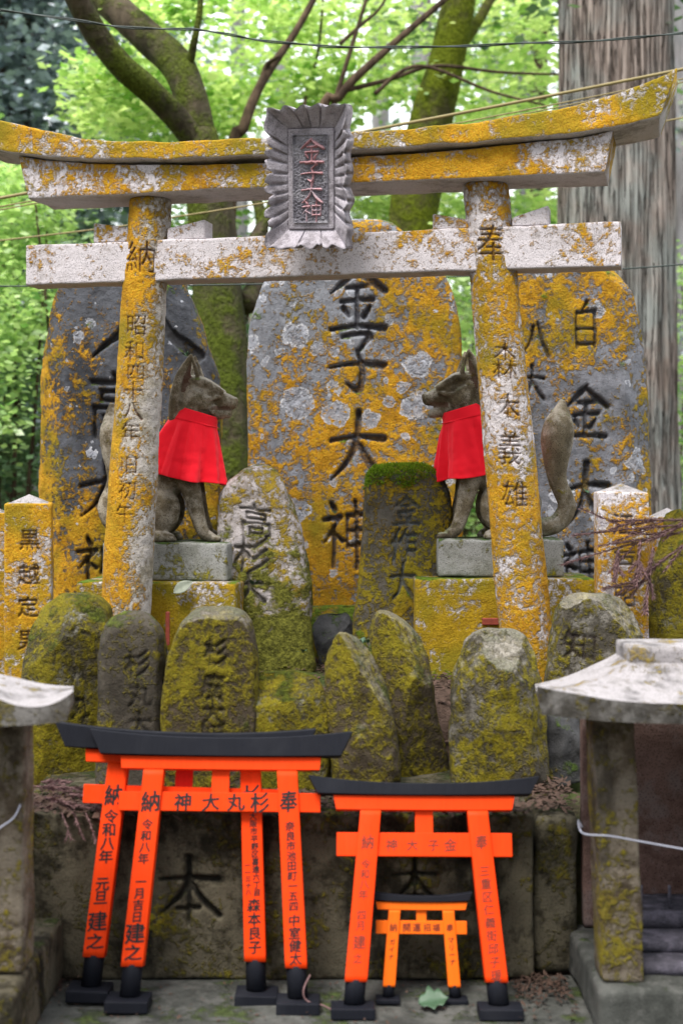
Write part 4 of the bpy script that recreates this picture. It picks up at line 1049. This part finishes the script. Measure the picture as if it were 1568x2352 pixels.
# ------------------------------------------------------------------ side shrines
def surf(V, n, m, name, mat, parent, thick=None, closed=False):
    Fc = [(j * n + i, j * n + i + 1, (j + 1) * n + i + 1, (j + 1) * n + i) for j in range(m - 1) for i in range(n - 1)]
    return link(name, mesh(V, Fc), mat, parent)
def shrine_right():
    root = empty('stone_shrine', (.88, 3.45, LEDGE)); tag(root, 'stone shrine with white curved roof and dark interior on the right', 'shrine', 'small stone shrines at the sides')
    ox, oy, oz = .88, 3.45, LEDGE
    # roof: concave hip, top surface over an upward curving eave
    ex, ey0, ey1, tx, ty0, ty1 = .455, 3.10, 3.60, .206, 3.33, 3.50
    def rz(u):  return .022 * u + .040 * u ** 2.4      # concave rise
    n, m = 97, 40; V = []
    def eave_z(x):  # upturned towards the corners
        return .980 + .042 * (abs(x) / ex) ** 3
    rings = []
    for j in range(m):
        t = j / (m - 1); u = t
        hx = ex + (tx - ex) * t ** .8; bx = hx * .74 + .26 * tx; y0 = ey0 + (ty0 - ey0) * t; y1 = ey1 + (ty1 - ey1) * t
        rg = []
        for k in range(4):
            for i in range(40):
                f = i / 40
                x, y = ((-hx + 2 * hx * f, y0), (hx + (bx - hx) * f, y0 + (y1 - y0) * f), (bx - 2 * bx * f, y1), (-bx + (bx - hx) * f, y1 - (y1 - y0) * f))[k]
                fb_ = min(max((y1 - y) / (y1 - y0), 0), 1)
                lift = (.042 * (abs(x) / hx) ** 3 * fb_ ** 3 - .030 * (1 - fb_)) * (1 - t) ** 2
                p = Vector((x, y - oy, .988 + lift + rz(t) - oz)); p += mn.noise_vector(p * 14) * .002
                rg.append(p)
        rings.append(rg)
    b = MB(); b.loft(rings, cap=False)
    rf = b.obj('roof', M['roof'], root)
    b = MB(); under = []
    top = rings[0]
    mid = [Vector((p.x * .985, p.y * .985, p.z - .036)) for p in top]
    low = [Vector((p.x * .975, p.y * .975, min(p.z - .040, .944 - oz + .022 * (abs(p.x) / ex) ** 3))) for p in top]
    inn = [Vector((p.x * .6, p.y * .6, .944 - oz)) for p in top]
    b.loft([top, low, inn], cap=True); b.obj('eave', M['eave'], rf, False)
    b = MB(); gridbox(-tx, tx, ty0 - oy - .004, ty1 - oy, rings[-1][0].z - .012, rings[-1][0].z + .036, .01, .006, .002, 9, 2, None, M['roof'], 'roof_cap', rf)
    # pillars
    for sx in (-1, 1):
        b = MB(); lean = .022
        xc = .623 - ox if sx < 0 else .30
        o = gridbox(-.05, .05, 0, .11, 0, .944 - .325, .006, .010, .004, 8, sx, None, M['shrine'], 'pillar', root, (xc, 3.25 - oy, .325 - oz))
        for v in o.data.vertices: v.co.x += lean * (1 - v.co.z / .6) * (-sx if sx < 0 else -1) - .012 * 0
    gridbox(-.30, .62, -.245, .36, 0, .325 - oz, .012, .012, .005, 6, 4, None, M['ledge'], 'base_slab', root)
    gridbox(-.26, .5, .20, .26, .325 - oz + .001, .735, .012, .004, .003, 6, 5, None, M['shrine_in'], 'back_wall', root)
    gridbox(.4, .5, -.18, .20, .325 - oz + .001, .735, .03, .004, .0, 6, 5, None, M['shrine_in'], 'side_wall', root)
    gridbox(-.190, .40, -.15, .18, .114, .142, .012, .004, .003, 6, 7, None, M['slab_dark'], 'step', root)
    gridbox(-.185, .40, -.08, .18, .144, .168, .012, .004, .003, 6, 8, None, M['slab_dark'], 'step', root)
    gridbox(-.180, .40, .02, .19, .1695, .205, .012, .004, .003, 6, 8, None, M['slab_dark'], 'tablet_shelf', root)
    for x in (-.14, -.07, 0, .07): gridbox(x - .004, x + .004, .06, .069, .2055, .262, .01, .002, 0, 1, 1, None, M['slab_dark'], 'bar', root)
    return root
shrine_right()
def shrine_left():
    ox, oy, oz = -.86, 3.4, LEDGE
    root = empty('stone_shrine', (ox, oy, oz)); tag(root, 'stone shrine with wavy edged roof cut off at the left edge', 'shrine', 'small stone shrines at the sides')
    # wavy front lip profile, extruded back and rising
    prof_t = [(-1.32, .93), (-1.2, .955), (-1.05, .985), (-.93, 1.0), (-.80, 1.022), (-.755, 1.0245), (-.715, 1.008), (-.69, 1.0), (-.655, .997), (-.62, 1.001), (-.595, 1.011), (-.578, 1.022), (-.571, 1.028)]
    prof_b = [(-1.32, .88), (-1.2, .90), (-1.05, .93), (-.93, .945), (-.80, .951), (-.755, .953), (-.715, .955), (-.69, .956), (-.655, .958), (-.62, .961), (-.600, .964), (-.588, .966), (-.584, .967)]
    T = spline(prof_t, 90); B = spline(prof_b, 90); y0, y1 = 3.02, 3.27
    V = []; m = 26
    for j in range(m):
        v = j / (m - 1)
        for i, (x, z) in enumerate(T):
            q = v ** .8; zb_ = 1.034 - .20 * (x + .78) + .6 * max(0, x + .70) ** 2
            p = Vector((x - .045 * v * max(0, 1 - (-.571 - x) * 3) - ox, y0 + (y1 - y0) * v - oy, z * (1 - q) + zb_ * q - oz)); V.append(p + mn.noise_vector(p * 13) * .0016)
    n = len(T)
    Fc = [(j * n + i, j * n + i + 1, (j + 1) * n + i + 1, (j + 1) * n + i) for j in range(m - 1) for i in range(n - 1)]
    rf = link('roof', mesh(V, Fc), M['roof'], root)
    E = MB(); fr = [Vector((x - ox, y0 - oy, z - oz)) for x, z in T]; lo = [Vector((x - ox, y0 - oy + .004, z - oz)) for x, z in B]
    bk = [Vector((p.x - .03, p.y + .24, p.z)) for p in lo]
    Vv = fr + lo + bk + [V[j * n + n - 1] for j in range(m)] + [Vector((lo[-1].x + (bk[-1].x - lo[-1].x) * j / (m - 1), lo[-1].y + (bk[-1].y - lo[-1].y) * j / (m - 1), lo[-1].z)) for j in range(m)]
    Fe = [(n + i, n + i + 1, i + 1, i) for i in range(n - 1)] + [(2 * n + i, 2 * n + i + 1, n + i + 1, n + i) for i in range(n - 1)]
    a = 3 * n; Fe += [(a + m + j, a + m + j + 1, a + j + 1, a + j) for j in range(m - 1)]
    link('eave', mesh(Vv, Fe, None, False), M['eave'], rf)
    gridbox(-.06, .06, 0, .12, .375 - oz, .957 - oz, .006, .010, .004, 8, 3, None, M['shrine'], 'pillar', root, (-.768 - ox, 3.17 - oy, 0))
    gridbox(-.40, .155, -.36, .30, 0, .372 - oz, .012, .012, .005, 6, 9, None, M['wall'], 'base_slab', root)
    gridbox(-.40, .02, .05, .12, .375 - oz, .74, .03, .01, .003, 6, 9, None, M['shrine_in'], 'back_wall', root)
shrine_left()

# cords and cables
def cord(name, pts, r, mat, label, cat, group=None, n=60, sides=6, twist=None):
    S = spline(pts, n); b = MB()
    if twist:
        k, off = twist
        for ph in (0, math.pi):
            P = [Vector(p) + Vector((0, math.cos(i * k + ph), math.sin(i * k + ph))) * off for i, p in enumerate(S)]
            b.tube(P, r, sides)
    else: b.tube([Vector(p) for p in S], r, sides)
    return tag(b.obj(name, mat), label, cat, group)
GW = 'overhead wires'
cord('cable', [at(x, y, 5.6) for x, y in ((-60, 14), (0, 22), (170, 45), (270, 60), (360, 65), (450, 67), (525, 78), (600, 92), (700, 101), (784, 107), (934, 107), (1064, 105), (1209, 98), (1334, 95), (1459, 85), (1568, 75), (1640, 68))], .0028, M['wire'], 'dark twisted wire sagging across the top of the view', 'cable', GW, 240, 6, (.16, .0032))
b = MB()
for off, r in ((0, .0072), (22, .0032), (30, .003)):
    b.tube([at(x, 157 + (1568 - x) * .1918 + off * (1 if x > 900 else .9) + 4 * math.sin((x - 400) / 400), 6.3) for x in range(-100, 1701, 50)], r, 7)
tag(b.obj('cable', M['wire_tan']), 'tan sleeved cable bundle slanting up to the right behind the curved lintel', 'cable', GW)
cord('cable', [at(x, y, 6.8) for x, y in ((-80, 560), (0, 552), (285, 518), (395, 499), (615, 464), (840, 420), (1100, 365), (1500, 283), (1640, 255))], .004, M['wire_tan'], 'thin pale wire rising behind the crossbeam from the left', 'cable', GW, 80)
cord('cable', [at(x, y, 6.0) for x, y in ((-80, 656), (0, 657), (600, 652), (1200, 628), (1430, 617), (1568, 607), (1650, 601))], .003, M['wire'], 'thin dark wire level with the lower edge of the crossbeam', 'cable', GW, 80)
cord('cord', [at(1336, 1900, 3.30), at(1328, 1885, 3.33), at(1331, 1905, 3.24), at(1345, 1917, 3.225), at(1400, 1921, 3.22), at(1462, 1932, 3.22), at(1568, 1951, 3.2), at(1620, 1960, 3.2)], .0022, M['cord'], 'pale cord tied round the right shrine pillar', 'cord')
cord('cord', [at(-60, 1945, 3.1), at(0, 1902, 3.12), at(30, 1880, 3.14), at(44, 1855, 3.16), at(47, 1840, 3.19)], .0022, M['cord'], 'pale cord tied round the left shrine pillar', 'cord')
cord('cord', [at(742, 2440 - 80, 3.33), at(775, 2335, 3.36), at(745, 2312, 3.37), at(705, 2300, 3.37), at(697, 2275, 3.37), at(712, 2240, 3.385)], .0022, M['twig'], 'thin string trailing over the foot of the front left gate', 'cord')

# dry cedar sprigs, leaves, weeds, litter
def sprig(V, Fc, p0, p1, sag, n, ln, rnd, branch=3, rad=.0016):
    p0, p1 = Vector(p0), Vector(p1); L = (p1 - p0).length
    pts = [p0.lerp(p1, t) + Vector((0, 0, -sag * 4 * t * (1 - t) if sag > 0 else sag * t * t)) for t in np.linspace(0, 1, 10)]
    b = MB(); b.tube(pts, [rad * (1 - .6 * i / 9) for i in range(10)], 5); o = len(V); V += b.V; Fc += [tuple(i + o for i in f) for f in b.F]
    for k in range(n):
        t = rnd.random(); i = min(int(t * 9), 8); c = pts[i].lerp(pts[i + 1], t * 9 - i); d = (pts[i + 1] - pts[i]).normalized()
        r = Vector((rnd.gauss(0, 1), rnd.gauss(0, 1), rnd.gauss(0, 1))).normalized()
        e = (d * .9 + r * .75).normalized() * ln * rnd.uniform(.6, 1.3); s = e.cross(r).normalized() * ln * .085
        o = len(V); V += [c - s, c + s, c + e * .6 + s * .8, c + e]; Fc.append((o, o + 1, o + 2, o + 3))
    if branch:
        for k in range(branch):
            t = rnd.uniform(.15, .85); i = min(int(t * 9), 8); c = pts[i]
            e = ((p1 - p0).normalized() + Vector((rnd.gauss(0, .4), rnd.gauss(0, .3), rnd.gauss(-.3, .4)))).normalized() * L * rnd.uniform(.25, .5)
            sprig(V, Fc, c, c + e, 0.0, n // 3, ln, rnd, 0, rad * .7)
rnd = random.Random(5); V, Fc = [], []
for q0, q1, sg in (((1600, 1205, 4.40), (1318, 1215, 4.38), -.02), ((1600, 1215, 4.40), (1290, 1275, 4.36), -.03), ((1590, 1240, 4.38), (1418, 1350, 4.36), -.02), ((1470, 1240, 4.37), (1462, 1345, 4.36), 0), ((1500, 1255, 4.37), (1478, 1410, 4.36), 0), ((1420, 1262, 4.37), (1412, 1330, 4.36), 0), ((1590, 1195, 4.4), (1400, 1190, 4.4), -.01)):
    sprig(V, Fc, at(*q0), at(*q1), sg, 560, .016, rnd, 4)
tag(link('cedar_sprig', mesh(V, Fc, None, False), M['twig']), 'dry purple brown cedar sprig hanging over the right post', 'cedar sprig')
V, Fc = [], []
for k in range(16):
    a = at(rnd.uniform(45, 200), rnd.uniform(1835, 1862), rnd.uniform(3.58, 3.74)); a.z = TOP + rnd.uniform(.006, .05); c_ = a + Vector((rnd.uniform(.06, .16), rnd.uniform(-.04, .04), rnd.uniform(-.02, .01)))
    sprig(V, Fc, a, c_, -.01, 150, .016, rnd, 2)
for k in range(4):
    a = Vector((-.70 + .03 * k, 3.56, TOP + .008)); sprig(V, Fc, a, a + Vector((.03, -.03, -.05)), -.01, 60, .014, rnd, 1)
tag(link('cedar_sprig', mesh(V, Fc, None, False), M['twig']), 'pile of dry cedar twigs on the wall top by the left gate', 'cedar sprig')
def litter(n, reg, zf, seed, ln=(.012, .035)):
    rnd = random.Random(seed); V, Fc = [], []
    for k in range(n):
        x, y = reg(rnd); a = rnd.uniform(0, 6.28); L = rnd.uniform(*ln); w = L * rnd.uniform(.08, .3); z = zf(x, y) + rnd.uniform(.002, .014); t = rnd.gauss(0, .25)
        d = Vector((math.cos(a), math.sin(a), t)) * L; s = Vector((-math.sin(a), math.cos(a), rnd.gauss(0, .3))) * w; c = Vector((x, y, z)); o = len(V)
        V += [c - s * .6, c + d * .5 - s, c + d, c + d * .5 + s]; Fc.append((o, o + 1, o + 2, o + 3))
    return mesh(V, Fc, None, False)
tz = lambda x, y: gz(x, y) + .03 * mn.fractal(Vector((x * 1.7, y * 1.7, 3)), 1, 2, 4)
tag(link('leaf_litter', litter(9000, lambda r: (r.uniform(-1.2, 1.3), r.uniform(4.2, 5.6)), lambda x, y: tz(x, y) + .004, 2), M['litter']), 'brown needles and twigs on the ground between the stones', 'leaf litter', kind='stuff')
tag(link('leaf_litter', litter(2600, lambda r: (r.uniform(-.82, .48), r.uniform(3.56, 3.80)), lambda x, y: TOP + .002, 3), M['litter']), 'brown needles lying along the wall top', 'leaf litter', kind='stuff')
tag(link('leaf_litter', litter(700, lambda r: ((r.uniform(.43, .56) if r.random() < .6 else r.gauss(-.74, .03)), 3.6 - abs(r.gauss(0, .10))), lambda x, y: LEDGE + .003, 4, (.008, .022)), M['litter']), 'brown scraps in the corners of the stone ledge', 'leaf litter', kind='stuff')
tag(link('leaf_litter', litter(350, lambda r: (r.uniform(.50, .62), r.uniform(3.66, 3.95)), lambda x, y: TOP - .012 + .03 * (y - 3.7), 14), M['litter']), 'dark twigs heaped on the recessed wall', 'leaf litter', kind='stuff')

tag(link('leaf_litter', litter(420, lambda r: (r.uniform(-.85, .5), r.uniform(3.12, 3.56)), lambda x, y: LEDGE + .001, 24, (.005, .014)), M['litter']), 'small needles and grit scattered over the stone ledge', 'leaf litter', kind='stuff')
def bigleaf(loc, L, w, rot, mat, label, lobes=False, seed=0):
    n = 14; V, Fc = [], []
    for i in range(n + 1):
        t = i / n; hw = w * math.sin(math.pi * min(t * 1.02, 1)) ** .8 * (1 - .25 * t) * (1 + (.25 * math.sin(t * 19) if lobes else 0))
        for j in range(7):
            s = -1 + j / 3
            V.append(Vector((t * L, s * hw, .02 * L * math.sin(t * 5) + abs(s) * hw * .35 + .12 * L * t * t + .01 * math.sin(t * 40) * abs(s) * .1)))
    for i in range(n):
        for j in range(6): Fc.append((i * 7 + j, i * 7 + j + 1, (i + 1) * 7 + j + 1, (i + 1) * 7 + j))
    me = evaluated(mesh(V, Fc), [('SOLIDIFY', dict(thickness=.0008))])
    return tag(link('fallen_leaf', me, mat, None, loc, rot, True), label, 'leaf')
p = at(398, 1362, 4.86); bigleaf(p, .078, .024, (R(62), R(-28), R(5)), M['leafgrey'], 'large grey green leaf hanging over the left plinth edge')
p = at(960, 2306, 3.40); p.z = LEDGE + .012; bigleaf(p, .075, .034, (R(28), R(-4), R(8)), M['leafgreen'], 'torn green leaf lying between the feet of the right gate', True)
def weed(p, n, ln, seed, label, mat='leafgreen', w=.28):
    rnd = random.Random(seed); V, Fc = [], []
    for k in range(n):
        a = rnd.uniform(0, 6.28); u = rnd.uniform(.5, 1.3); d = Vector((math.cos(a), math.sin(a) * .7, u)).normalized() * ln * rnd.uniform(.6, 1.2); s = d.cross(Vector((0, 0, 1))).normalized() * ln * w
        o = len(V); base = Vector((rnd.gauss(0, ln * .25), rnd.gauss(0, ln * .2), 0))
        V += [base, base + d * .5 - s, base + d + Vector((0, 0, -ln * .15)), base + d * .5 + s]; Fc.append((o, o + 1, o + 2, o + 3))
    tag(link('weed', mesh(V, Fc, None, False), M[mat], None, p), label, 'weed')
weed(at(580, 1345, 5.0), 7, .035, 1, 'pale little weed on the corner of the left plinth')
weed(at(832, 1478, 4.9), 12, .03, 2, 'small weed at the foot of the mossy engraved stone')
weed(at(430, 818, 5.60), 8, .03, 3, 'little fern growing from the dark stone above the left fox ear')
weed(at(1348, 1133, 5.53), 3, .03, 4, 'single green sprout on the right grey stone')
weed(at(692, 1500, 4.9), 6, .025, 5, 'tiny weed at the foot of the rounded pale stone')

# ------------------------------------------------------------------ trees
def leaves(centres, rad, per, size, seed, flat=.35, tint=(0, 1), up=.5):
    """numpy leaf sprays: each centre gets `per` small folded leaf blades"""
    rs = np.random.RandomState(seed); C = np.asarray(centres, float); n = len(C) * per
    P = np.repeat(C, per, 0) + rs.normal(0, 1, (n, 3)) * np.array([rad, rad, rad * flat])
    a = rs.uniform(0, 2 * np.pi, n); d = np.stack([np.cos(a), np.sin(a), rs.normal(-.15, .3, n)], 1); d /= np.linalg.norm(d, axis=1)[:, None]
    nrm = np.stack([rs.normal(0, up, n), rs.normal(0, up, n), np.ones(n)], 1); s = np.cross(d, nrm); s /= np.linalg.norm(s, axis=1)[:, None]
    L = size * rs.uniform(.6, 1.4, n)[:, None]
    V = np.stack([P - d * L * .5, P + s * L * .36, P + d * L * .6, P - s * L * .36], 1).reshape(-1, 3)
    t = np.repeat(np.clip(rs.uniform(*tint, len(C)).repeat(per) + rs.normal(0, .15, n), 0, 1), 4)
    me = bpy.data.meshes.new('leaves'); N = n
    me.vertices.add(4 * N); me.vertices.foreach_set('co', V.ravel())
    me.loops.add(4 * N); me.loops.foreach_set('vertex_index', np.arange(4 * N))
    me.polygons.add(N); me.polygons.foreach_set('loop_start', np.arange(0, 4 * N, 4)); me.polygons.foreach_set('loop_total', np.full(N, 4))
    at_ = me.attributes.new('tint', 'FLOAT', 'POINT'); at_.data.foreach_set('value', t.astype(np.float32))
    me.update(calc_edges=True)
    return me
def limb(b, pts, r0, r1, sides=14, wob=.12, seed=0, n=24):
    S = spline(pts, n); b.tube([Vector(p) for p in S], [r0 + (r1 - r0) * (i / (n - 1)) for i in range(n)], sides, wob, seed)
def spots(rs, boxes):
    """sprays: (px0, px1, py0, py1, Y0, Y1, n)"""
    out = []
    for x0, x1, y0, y1, Y0, Y1, n in boxes:
        for k in range(n):
            Y = rs.uniform(Y0, Y1); out.append(at(rs.uniform(x0, x1), rs.uniform(y0, y1), Y)[:])
    return out
GT = 'trees behind the shrine'
def tree(name, label, trunk, mat, crown, leafm, per, rad, size, seed, tint=(0, 1), flat=.35, group=GT):
    base = trunk[0][0][0]
    root = empty(name, (base[0], base[1], gz(base[0], base[1]) - .1)); tag(root, label, 'tree', group)
    inv = Vector(root.location)
    b = MB()
    for i, t in enumerate(trunk): limb(b, [Vector(p) - inv for p in t[0]], t[1], t[2], t[3] if len(t) > 3 else 14, t[4] if len(t) > 4 else .12, seed + i)
    b.obj('trunk', mat, root)
    if crown:
        rs = np.random.RandomState(seed); cs = np.array(spots(rs, crown)) - np.array(inv)
        link('crown', leaves(cs, rad, per, size, seed, flat, tint), leafm, root)
    return root
# forked maple in the middle left
Ym = 8.0
tree('maple_tree', 'mossy forked maple trunk rising behind the left part of the torii',
     [([at(515, 1560, Ym), at(512, 1000, Ym), at(500, 700, Ym), at(478, 450, Ym), at(455, 300, Ym)], .20, .10, 20),
      ([at(462, 340, Ym), at(402, 265, Ym - .1), at(345, 208, Ym - .25), at(280, 152, Ym - .4), at(222, 78, Ym - .5), at(180, 0, Ym - .6), at(150, -70, Ym - .7)], .075, .060, 16),
      ([at(458, 320, Ym + .03), at(432, 205, Ym + .05), at(400, 142, Ym + .1), at(352, 95, Ym + .15), at(298, 46, Ym + .2), at(240, -4, Ym + .3), at(180, -60, Ym + .4)], .10, .09, 16),
      ([at(430, 180, Ym + .1), at(445, 100, Ym), at(458, 30, Ym), at(462, -60, Ym)], .028, .014, 8),
      ([at(530, 640, Ym + .05), at(580, 560, Ym + .2), at(640, 440, Ym + .4), at(660, 380, Ym + .5)], .05, .02, 10),
      ([at(560, 700, Ym + .1), at(590, 640, Ym + .3), at(600, 500, Ym + .4), at(560, 400, Ym + .5)], .07, .02, 10)],
     M['maple'], [(190, 400, 130, 300, 8.6, 10.5, 52), (480, 800, -40, 280, 9.5, 11.5, 46), (640, 800, 150, 320, 9.6, 11.5, 14), (470, 540, 200, 320, 9.6, 11, 12), (330, 480, 120, 300, 9, 11, 24), (240, 480, -40, 60, 8.3, 9.5, 22), (430, 520, 480, 640, 9, 11, 16), (200, 320, 250, 340, 9, 11, 10)], M['leaf'], 42, .13, .07, 21, (.1, 1))
Yn = 9.5
tree('maple_tree', 'leaning bright mossy trunk right of the plaque',
     [([at(900, 1500, Yn), at(930, 800, Yn), at(950, 480, Yn), at(995, 260, Yn), at(1030, 120, Yn), at(1065, -60, Yn)], .205, .10, 18),
      ([at(1020, 150, Yn), at(1090, 60, Yn + .2), at(1150, -50, Yn + .4)], .05, .03, 8)],
     M['mossbark'], [(1060, 1290, -40, 300, 10, 12, 56), (820, 980, -40, 230, 10.2, 12, 26), (820, 1060, 430, 500, 10.2, 12.5, 30), (1060, 1280, 270, 330, 10.2, 12, 18), (1180, 1280, 440, 520, 10.2, 12, 12)], M['leaf'], 36, .15, .08, 22, (.1, 1))
tree('maple_tree', 'slender reddish leaning stem between the fork and the plaque',
     [([at(500, 1400, 9), at(530, 420, 9), at(560, 290, 9), at(600, 190, 9.1), at(680, 70, 9.2), at(740, -40, 9.3)], .05, .018, 10),
      ([at(600, 190, 9.1), at(612, 150, 9.1), at(640, 128, 9.0)], .02, .012, 8)],
     M['darkbark'], [(540, 780, 60, 240, 9.6, 11, 30)], M['leaf'], 40, .16, .06, 23, (.2, 1))
tree('maple_tree', 'thin dark stem fanning twigs above the plaque',
     [([at(700, 1300, 8.80), at(735, 330, 8.80), at(780, 220, 8.80), at(880, 120, 8.80), at(1030, -10, 9.00), at(1080, -60, 9.00)], .04, .012, 8),
      ([at(735, 330, 8.80), at(760, 260, 8.80), at(800, 130, 8.80), at(850, -30, 8.80)], .022, .010, 7),
      ([at(800, 205, 8.80), at(900, 180, 8.90), at(1000, 150, 8.90), at(1150, 165, 9.00), at(1290, 170, 9.10)], .016, .007, 7),
      ([at(690, 320, 8.80), at(705, 200, 9.8), at(730, 120, 9.7), at(745, -40, 9.6)], .016, .008, 7),
      ([at(860, 215, 8.80), at(960, 150, 8.80), at(1130, 210, 8.80), at(1250, 240, 8.80)], .014, .006, 6),
      ([at(780, 100, 8.80), at(830, 55, 8.80), at(870, 20, 8.80), at(905, -40, 8.80)], .014, .006, 6)],
     M['darkbark'], [(640, 980, -40, 200, 9.4, 11, 24)], M['leaf'], 40, .16, .06, 24, (.2, 1))
# great cedar
def cedar():
    Y = 9.0; c0 = at(1415, 1400, Y); root = empty('cedar_tree', (c0.x, Y, .2)); tag(root, 'huge cedar trunk with furrowed grey brown bark on the right', 'tree', GT)
    rs = random.Random(2); na, nz_ = 150, 90
    V = []
    for i in range(nz_ + 1):
        z = 4.6 * i / nz_; r = .395 - .0085 * z + .16 * math.exp(-z * 2.2)
        for j in range(na):
            a = 2 * math.pi * j / na
            p = Vector((math.cos(a) * 5.5, math.sin(a) * 5.5, z * .45))
            k = abs(mn.noise(p * 1.9)) * .05 + mn.fractal(Vector((math.cos(a) * 12, math.sin(a) * 12, z * .6)), 1, 2, 3) * .018
            V.append(((r - k) * math.cos(a) + .018 * z * 0, (r - k) * math.sin(a), z))
    Fc = [(i * na + j, i * na + (j + 1) % na, (i + 1) * na + (j + 1) % na, (i + 1) * na + j) for i in range(nz_) for j in range(na)]
    link('trunk', mesh(V, Fc), M['cedar'], root)
    cs = [Vector((rs.uniform(-1.8, 1.8), rs.uniform(-.4, 2), rs.uniform(4.3, 6.5))) for _ in range(40)]
    link('crown', leaves([c_[:] for c_ in cs], .3, 60, .09, 5, .5, (0, .6)), M['conifer_green'], root)
cedar()
# pale straight trunks on the slope
G2 = 'pale straight trunks on the slope'
for i, (px, Y, r, lb) in enumerate(((965, 17, .16, 'pale straight trunk just left of the leaning mossy one'), (640, 19, .17, 'pale straight trunk showing between plaque and forked maple'), (1195, 20, .14, 'pale trunk close beside the great cedar'), (870, 22, .17, 'thin pale trunk above the right half of the lintel'),
                                   (300, 21, .2, 'greyish trunk behind the left limb of the fork'), (60, 18, .2, 'grey trunk at the upper left corner'), (1130, 24, .2, 'pale trunk far up the slope right of the mossy one'), (545, 23, .16, 'slender far trunk left of the reddish stem'), (1560, 20, .2, 'pale trunk just beyond the right edge of the cedar'))):
    g = gz(0, Y)
    x = (px - 784) / F * Y
    rs = np.random.RandomState(40 + i)
    root = empty('cedar_tree', (x, Y, g - .2)); tag(root, lb, 'tree', G2)
    b = MB(); limb(b, [(0, 0, 0), (.05, 0, 4), (0, .1, 8), (.1, 0, 13)], r, r * .7, 12, .08, i, 14); b.obj('trunk', M['palebark'], root)
    cs = [(rs.normal(0, 1.1), rs.normal(0, .9), rs.uniform(5.0, 12)) for _ in range(26)]
    link('crown', leaves(cs, .38, 46, .12, 60 + i, .4, (.1, .9)), M['conifer_green'] if i % 2 else M['farleaf'], root)
# dark conifer upper left
for i, (px, Y, z0, z1, sp, n, lb, mt) in enumerate(((30, 12, 2.4, 6.2, .55, 260, 'blue green drooping conifer filling the upper left corner', 'conifer'), (200, 17, 1.5, 8, 1.0, 90, 'dark conifer behind the forked maple limbs', 'conifer'), (1230, 19, 3, 9, 1.0, 70, 'hazy conifer between mossy trunk and great cedar', 'conifer'))):
    x = (px - 784) / F * Y; rs = np.random.RandomState(80 + i); g = gz(x, Y)
    root = empty('conifer_tree', (x, Y, g - .2)); tag(root, lb, 'tree', 'conifers in the background')
    b = MB(); limb(b, [(0, 0, 0), (0, 0, 4), (.1, 0, 9)], .2, .1, 12, .08, i, 14); b.obj('trunk', M['darkbark'], root)
    cs = [(rs.normal(0, sp), rs.normal(-.2, .5), rs.uniform(z0 - g, z1 - g)) for _ in range(n)]
    link('crown', leaves(cs, .26, 70, .085, 90 + i, .9, (0, 1), 1.2), M[mt], root)
# shrubs
GS = 'leafy shrubs behind the stones'
def shrub(label, boxes, per, rad, size, seed, mat, tint=(0, 1), px=None, Y=None):
    rs = np.random.RandomState(seed); cs = np.array(spots(rs, boxes)); c0 = cs.mean(0); g = gz(c0[0], c0[1])
    root = empty('shrub', (c0[0], c0[1], g)); tag(root, label, 'shrub', GS)
    b = MB(); r2 = random.Random(seed)
    for k in range(9):
        e = Vector(cs[r2.randrange(len(cs))]) - Vector((c0[0], c0[1], g)); limb(b, [(r2.gauss(0, .1), r2.gauss(0, .1), 0), e * .5 + Vector((r2.gauss(0, .08), 0, .1)), e], .018, .006, 6, .1, k, 10)
    b.obj('stems', M['darkbark'], root)
    link('foliage', leaves(cs - np.array([c0[0], c0[1], g]), rad, per, size, seed, .6, tint, .8), mat, root)
shrub('bright leafy shrub at the left edge above the posts', [(-60, 120, 380, 800, 8.2, 9.6, 90), (-60, 60, 640, 1000, 8.0, 9.2, 30)], 60, .13, .05, 31, M['leaf2'], (.2, 1))
shrub('darker low shrub at the left edge behind the left post', [(-80, 110, 800, 1180, 8.6, 10, 70)], 50, .14, .055, 32, M['conifer_green'], (.2, 1))
shrub('bright shrub seen through the gap right of the middle stone', [(1020, 1140, 560, 980, 9, 11, 60), (1040, 1300, 460, 620, 10, 12, 30)], 44, .16, .06, 33, M['leaf2'], (.4, 1))
shrub('green shrub showing under the right fox', [(1000, 1260, 980, 1280, 9, 10.5, 50)], 44, .15, .055, 34, M['leaf2'], (.0, .8))
shrub('shrub at the right edge beyond the cedar', [(1560, 1680, 560, 1180, 9.9, 11.5, 60)], 48, .14, .055, 35, M['leaf2'], (.0, .8))
shrub('shrub behind the forked maple left of the middle stone', [(380, 640, 560, 1150, 10, 12.5, 60), (60, 330, 470, 700, 10, 13, 40)], 44, .18, .07, 36, M['conifer_green'], (.1, 1))
shrub('broad leafy thicket beyond the left edge of the view', [(-900, -90, 250, 1200, 9.5, 13, 150)], 46, .2, .075, 37, M['leaf2'], (.0, .8))
shrub('broad leafy thicket beyond the right edge of the view', [(1680, 2500, 250, 1200, 9.5, 13, 150)], 46, .2, .075, 38, M['leaf2'], (.1, .9))
# far wood
rs = np.random.RandomState(9); cs = []
for k in range(520):
    Y = rs.uniform(20, 36); x = rs.uniform(-.62, .62) * Y; cs.append((x, Y, gz(x, Y) + rs.uniform(.2, 6.5)))
tag(link('far_wood', leaves(cs, .55, 40, .17, 10, .6, (0, 1), 1.0), M['farleaf']), 'pale green mass of far woodland on the slope', 'woodland', kind='stuff')
